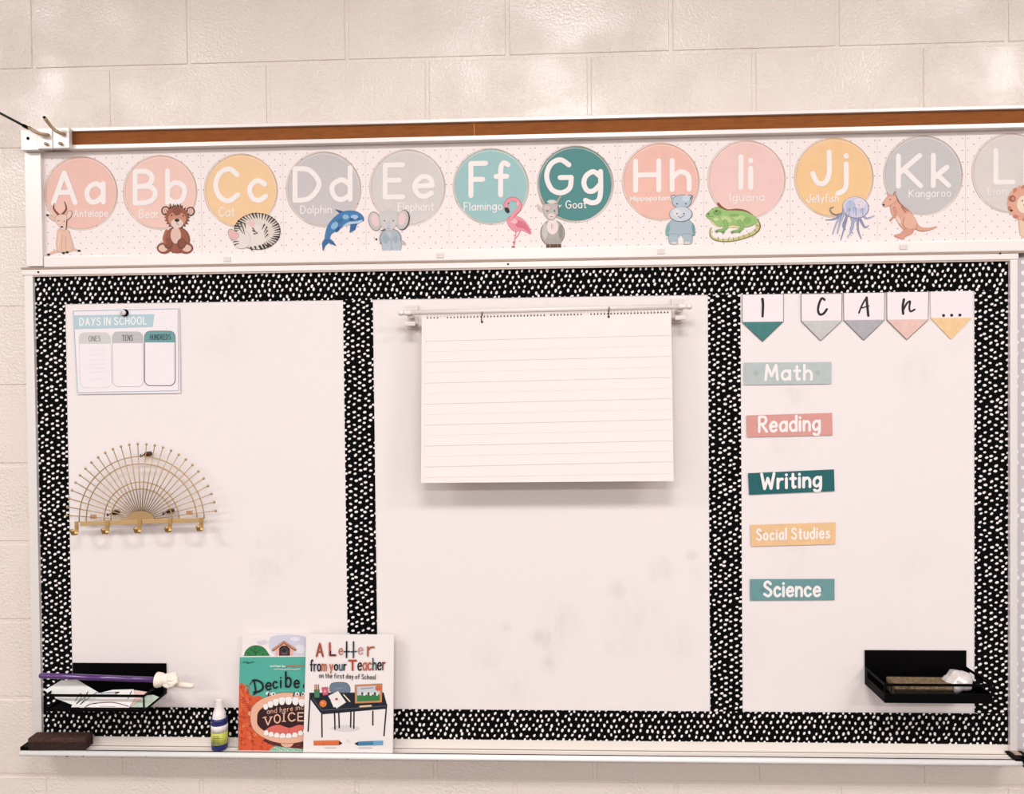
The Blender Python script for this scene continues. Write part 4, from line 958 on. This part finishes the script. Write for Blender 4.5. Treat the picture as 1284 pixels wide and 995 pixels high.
# teal book
T, cov, z0 = book('picture_book', 'teal and red picture book with a huge open mouth of teeth on its cover', [(301,823.2),(404,822.6),(403,941),(298.2,941)], -.0310, KS, .007)
a = Art(-.0310-.0002, k=6.03, o=(290, 785), slope=KS, z0=z0)
TE, OR = (84,178,160), (222,92,52)
a.poly([(64,232),(685,228),(681,940),(50,940)], TE)
hair = [(52,940),(60,440),(76,424),(96,440),(118,480),(138,510),(170,530),(205,522),(235,535),(260,560),(300,700),(330,940)]
a.poly(hair, OR); LH = a.L
for i in range(150):                                # curls of hair
    x, y = 62+random.random()*260, 450+random.random()*480
    if x > 150 and y < 560: continue
    r_ = random.uniform(8, 15); t0 = random.random()*6
    a.L = LH + i % 20; a.stroke([(x+r_*(1-t*.1)*math.cos(t0+t*.9), y+r_*(1-t*.1)*math.sin(t0+t*.9)) for t in range(6)], 4.6, random.choice(((170,50,34),(240,140,90),(150,40,32))), new=(i % 10 == 0))
a.L = LH + 22; a.poly([(300,940),(340,905),(420,885),(520,900),(560,940)], (140,190,160), True)
for i in range(14): a.ell(330+i*16, 915+(i*29 % 22), 5, 4, (236,240,226), n=8)
a.poly([(250,850),(545,850),(681,900),(681,935),(545,925),(330,900)], (92,34,36), True)
for i in range(12): a.ell(470+(i*31 % 90), 880+(i*17 % 50), 8, 4, (140,60,54), n=8)
a.poly([(378,870),(470,870),(455,905),(420,912),(385,900)], (238,180,156), True)
SK = (242,184,156)
a.ell(148,658,20,18,SK,line=(120,60,50),lw=4); a.ell(150,658,9,9,(222,150,126))
mouth = [(146,690),(160,610),(220,555),(300,520),(395,500),(500,508),(600,540),(650,610),(665,700),(640,790),(560,860),(440,882),(330,872),(230,830),(165,770)]
a.poly(mouth, SK, True, line=(110,52,44), lw=5)
inner = [(198,700),(208,645),(260,600),(340,562),(430,545),(540,560),(610,610),(625,690),(600,770),(530,815),(430,830),(330,820),(250,785),(205,745)]
a.poly(inner, (52,18,26), True, line=(150,70,60), lw=5)
a.poly([(262,790),(290,760),(360,742),(440,765),(520,742),(590,770),(560,815),(430,828),(320,818)], (226,110,98), True); a.stroke([(440,765),(438,800)], 4, (170,64,60))
for x, y, w_, h_ in ((262,606,17,22),(298,588,19,25),(338,572,20,27),(384,563,21,29),(434,560,23,30),(486,564,22,29),(534,574,21,27),(576,592,19,25)):
    a.poly([(x-w_,y-h_*.8),(x+w_,y-h_*.9),(x+w_*.85,y+h_*.6),(x,y+h_),(x-w_*.85,y+h_*.6)], (252,246,242), True, line=(150,130,120), lw=3)
for x, y, w_, h_ in ((266,800,16,18),(303,812,18,17),(346,818,19,17),(390,822,20,17),(436,822,20,17),(482,816,19,17),(524,802,17,17),(560,788,16,16)):
    a.poly([(x-w_,y+h_),(x+w_,y+h_*.9),(x+w_*.8,y-h_*.6),(x,y-h_),(x-w_*.8,y-h_*.6)], (252,246,242), True, line=(150,130,120), lw=3)
for x in (280,318,498,540): a.ell(x, 508-(x % 3)*4, 19, 13, (244,240,238)); a.ell(x+3, 510, 7, 7, (30,24,26))
cov_art = a.build('cover_art', cov, merge=False)
a = Art(-.0310-.0026, k=6.03, o=(290, 785), slope=KS, z0=z0)
K = (26,20,24)
def letter_run(a, s_, x0, ys, dx, h, w, c, rot=0):
    for i, ch in enumerate(s_):
        if ch != ' ': a.text(ch, x0+i*dx, x0+i*dx+dx*.62, ys[i], h, w, c)
a.stroke([(160,410),(195,408),(232,430),(238,468),(212,490),(170,498)], 15, K, True); a.stroke([(172,404),(186,498)], 13, K); a.stroke([(138,440),(170,402)], 6, K); a.stroke([(165,516),(195,498)], 9, K)
a.text('e', 262, 300, 478, 84, 13, K); a.text('c', 316, 348, 466, 82, 12, K); a.text('i', 374, 376, 460, 84, 13, K); a.text('b', 412, 450, 456, 112, 14, K); a.text('e', 476, 512, 462, 88, 13, K); a.stroke([(545,462),(547,440)], 8, K)
for x in (278, 470, 520): a.stroke([(x,525),(x+8,500)], 9, K)
a.text('written by', 296, 408, 306, 15, 3.4, (250,244,240), gap=.3)
a.stroke([(420,298),(440,292),(455,300),(478,292),(500,300),(520,292),(545,298)], 7, (214,110,92))
a.stroke([(325,325),(360,320),(400,326),(440,320),(480,326),(520,320)], 5, (230,232,226))
a.stroke([(86,270),(110,268),(122,276),(170,268)], 5, (34,70,66)); a.stroke([(124,262),(126,282)], 4, (34,70,66))
CR = (240,190,160)
a.text('and here inc', 272, 545, 660, 36, 4.4, CR, slope=-.13, gap=.3)
for ch, x, y, h, w_ in (('v',252,744,60,52),('o',326,728,62,44),('I',398,716,62,2),('C',432,714,62,50),('E',505,712,60,40)):
    a.text(ch.upper(), x, x+w_, y, h, 10, CR)
a.stroke([(238,690),(268,684)], 6, CR); a.stroke([(290,684),(314,682)], 6, CR); a.stroke([(386,654),(412,652)], 7, CR); a.stroke([(386,716),(412,716)], 7, CR)
a.build('cover_title', cov, merge=False)
# front: A Letter from Your Teacher
T, cov, z0 = book('picture_book', 'white picture book A Letter from Your Teacher with black desk drawing, standing in front', [(384,795.5),(494,796.3),(492.3,942.2),(380.2,942.2)], -.0425, .043, .008)
a = Art(-.0425-.0002, k=6.03, o=(375, 785), slope=.043, z0=z0)
NB = (22,28,40)
a.ell(350,770,110,26,(226,218,218))
a.poly([(245,432),(362,430),(378,502),(250,502)], (110,128,146), True, line=(40,48,60), lw=6); a.stroke([(275,470),(330,466)],5,(150,166,180))
for x0, y0, x1, y1 in ((84,520,68,792),(172,650,174,835),(662,590,642,826),(558,640,558,745),(268,640,272,776),(300,640,304,766),(392,640,390,760),(416,640,414,770)): a.stroke([(x0,y0),(x1,y1)], 11, NB)
a.poly([(78,500),(640,498),(664,590),(664,622),(178,664),(160,650),(78,540)], NB); a.stroke([(100,540),(172,634),(660,600)], 3, (110,120,130)); a.stroke([(82,504),(630,502)],3,(70,84,90))
a.poly([(114,478),(154,476),(154,536),(118,538)], (76,130,92), line=(40,70,50), lw=3)
for x, c_ in ((120,(220,90,60)),(130,(60,60,60)),(140,(226,150,70)),(149,(150,60,60))): a.stroke([(x,478),(x-2,440)], 6, c_)
a.poly([(172,462),(218,458),(218,515),(182,520)], (206,100,120), line=(140,60,70), lw=4); a.ell(224,480,12,12,(206,100,120)); a.ell(224,480,6,6,(250,240,238)); a.ell(195,490,12,12,(240,150,150))
a.ell(182,582,27,27,(232,124,62)); a.stroke([(186,555),(192,540)],5,(90,60,40)); a.ell(176,576,8,6,(248,170,120))
a.poly([(222,525),(295,488),(355,572),(285,618),(262,592)], (246,240,236), line=(180,170,166), lw=3); a.poly([(240,560),(262,610),(310,600),(300,560)], (250,244,240), line=(190,180,176), lw=2); a.ell(284,548,12,9,(214,60,50))
a.stroke([(338,515),(384,566)], 9, (240,224,180)); a.stroke([(462,604),(545,598)], 13, (240,206,160))
a.poly([(424,442),(628,432),(626,572),(424,580)], (206,142,96), line=(120,72,50), lw=4); a.poly([(440,455),(612,446),(610,560),(440,566)], (206,212,220)); a.poly([(440,520),(610,512),(610,560),(440,566)], (52,128,70))
for i in range(9): a.ell(462+i*16, 500+(i % 3)*6, 8, 12, ((230,220,214),(70,50,50),(240,236,230))[i % 3], n=8)
a.ell(600,465,24,22,(214,110,70)); a.stroke([(470,470),(560,462)],8,(160,150,156))
a.poly([(110,862),(300,858),(326,882),(302,896),(112,898)], (224,112,60)); a.poly([(302,862),(328,882),(304,896)], (40,32,34)); a.stroke([(185,866),(185,894)],3,(190,80,44)); a.stroke([(120,874),(290,872)],3,(240,150,100))
a.poly([(636,860),(448,868),(424,884),(450,900),(636,894)], (72,136,176)); a.poly([(446,870),(418,884),(448,900)], (26,34,44)); a.poly([(562,862),(636,860),(636,894),(562,898)], (110,170,206)); a.stroke([(460,884),(556,880)],3,(44,96,140))
for x0, n_ in ((196,9),(446,11)):
    a.stroke([(x0+j*11, 916+(3 if j % 2 else -4)) for j in range(n_)], 3, (170,150,150))
a.stroke([(360,872),(372,852),(384,872)], 3, (226,206,206))
a.build('cover_art', cov, merge=False)
a = Art(-.0425-.0022, k=6.03, o=(375, 785), slope=.043, z0=z0)
RB, MV, TL = (168,84,58), (206,150,150), (40,76,84)
a.text('A', 132, 180, 226, 96, 15, RB); a.text('L', 232, 276, 218, 92, 16, (186,84,52)); a.text('L', 238, 274, 216, 30, 9, K); a.text('e', 302, 330, 212, 72, 9, (190,120,90))
for x, c_ in ((360,NB),(412,(40,60,70))): a.stroke([(x,116),(x-1,234)], 12, c_); a.stroke([(x-20,192),(x+22,188)], 9, c_)
a.text('e', 448, 482, 208, 78, 9, MV); a.text('r', 520, 566, 222, 108, 14, (176,100,70))
a.text('from', 86, 206, 336, 82, 10.5, [K,(60,60,70),K,(196,120,90)], slope=-.01, gap=.2); a.text('your', 232, 356, 330, 70, 10.5, [(206,116,76),K,(90,110,130),K], gap=.24); a.text('T', 378, 432, 330, 72, 15, (190,70,50)); a.text('eacher', 446, 650, 330, 88, 10.5, [K,(206,110,76),(190,90,60),(40,80,90),K,(120,70,60)], slope=-.02, gap=.2)
a.text('on the first day of School', 152, 578, 386, 34, 5, (44,38,42), slope=.03, gap=.35)
a.build('cover_title', cov, merge=False)
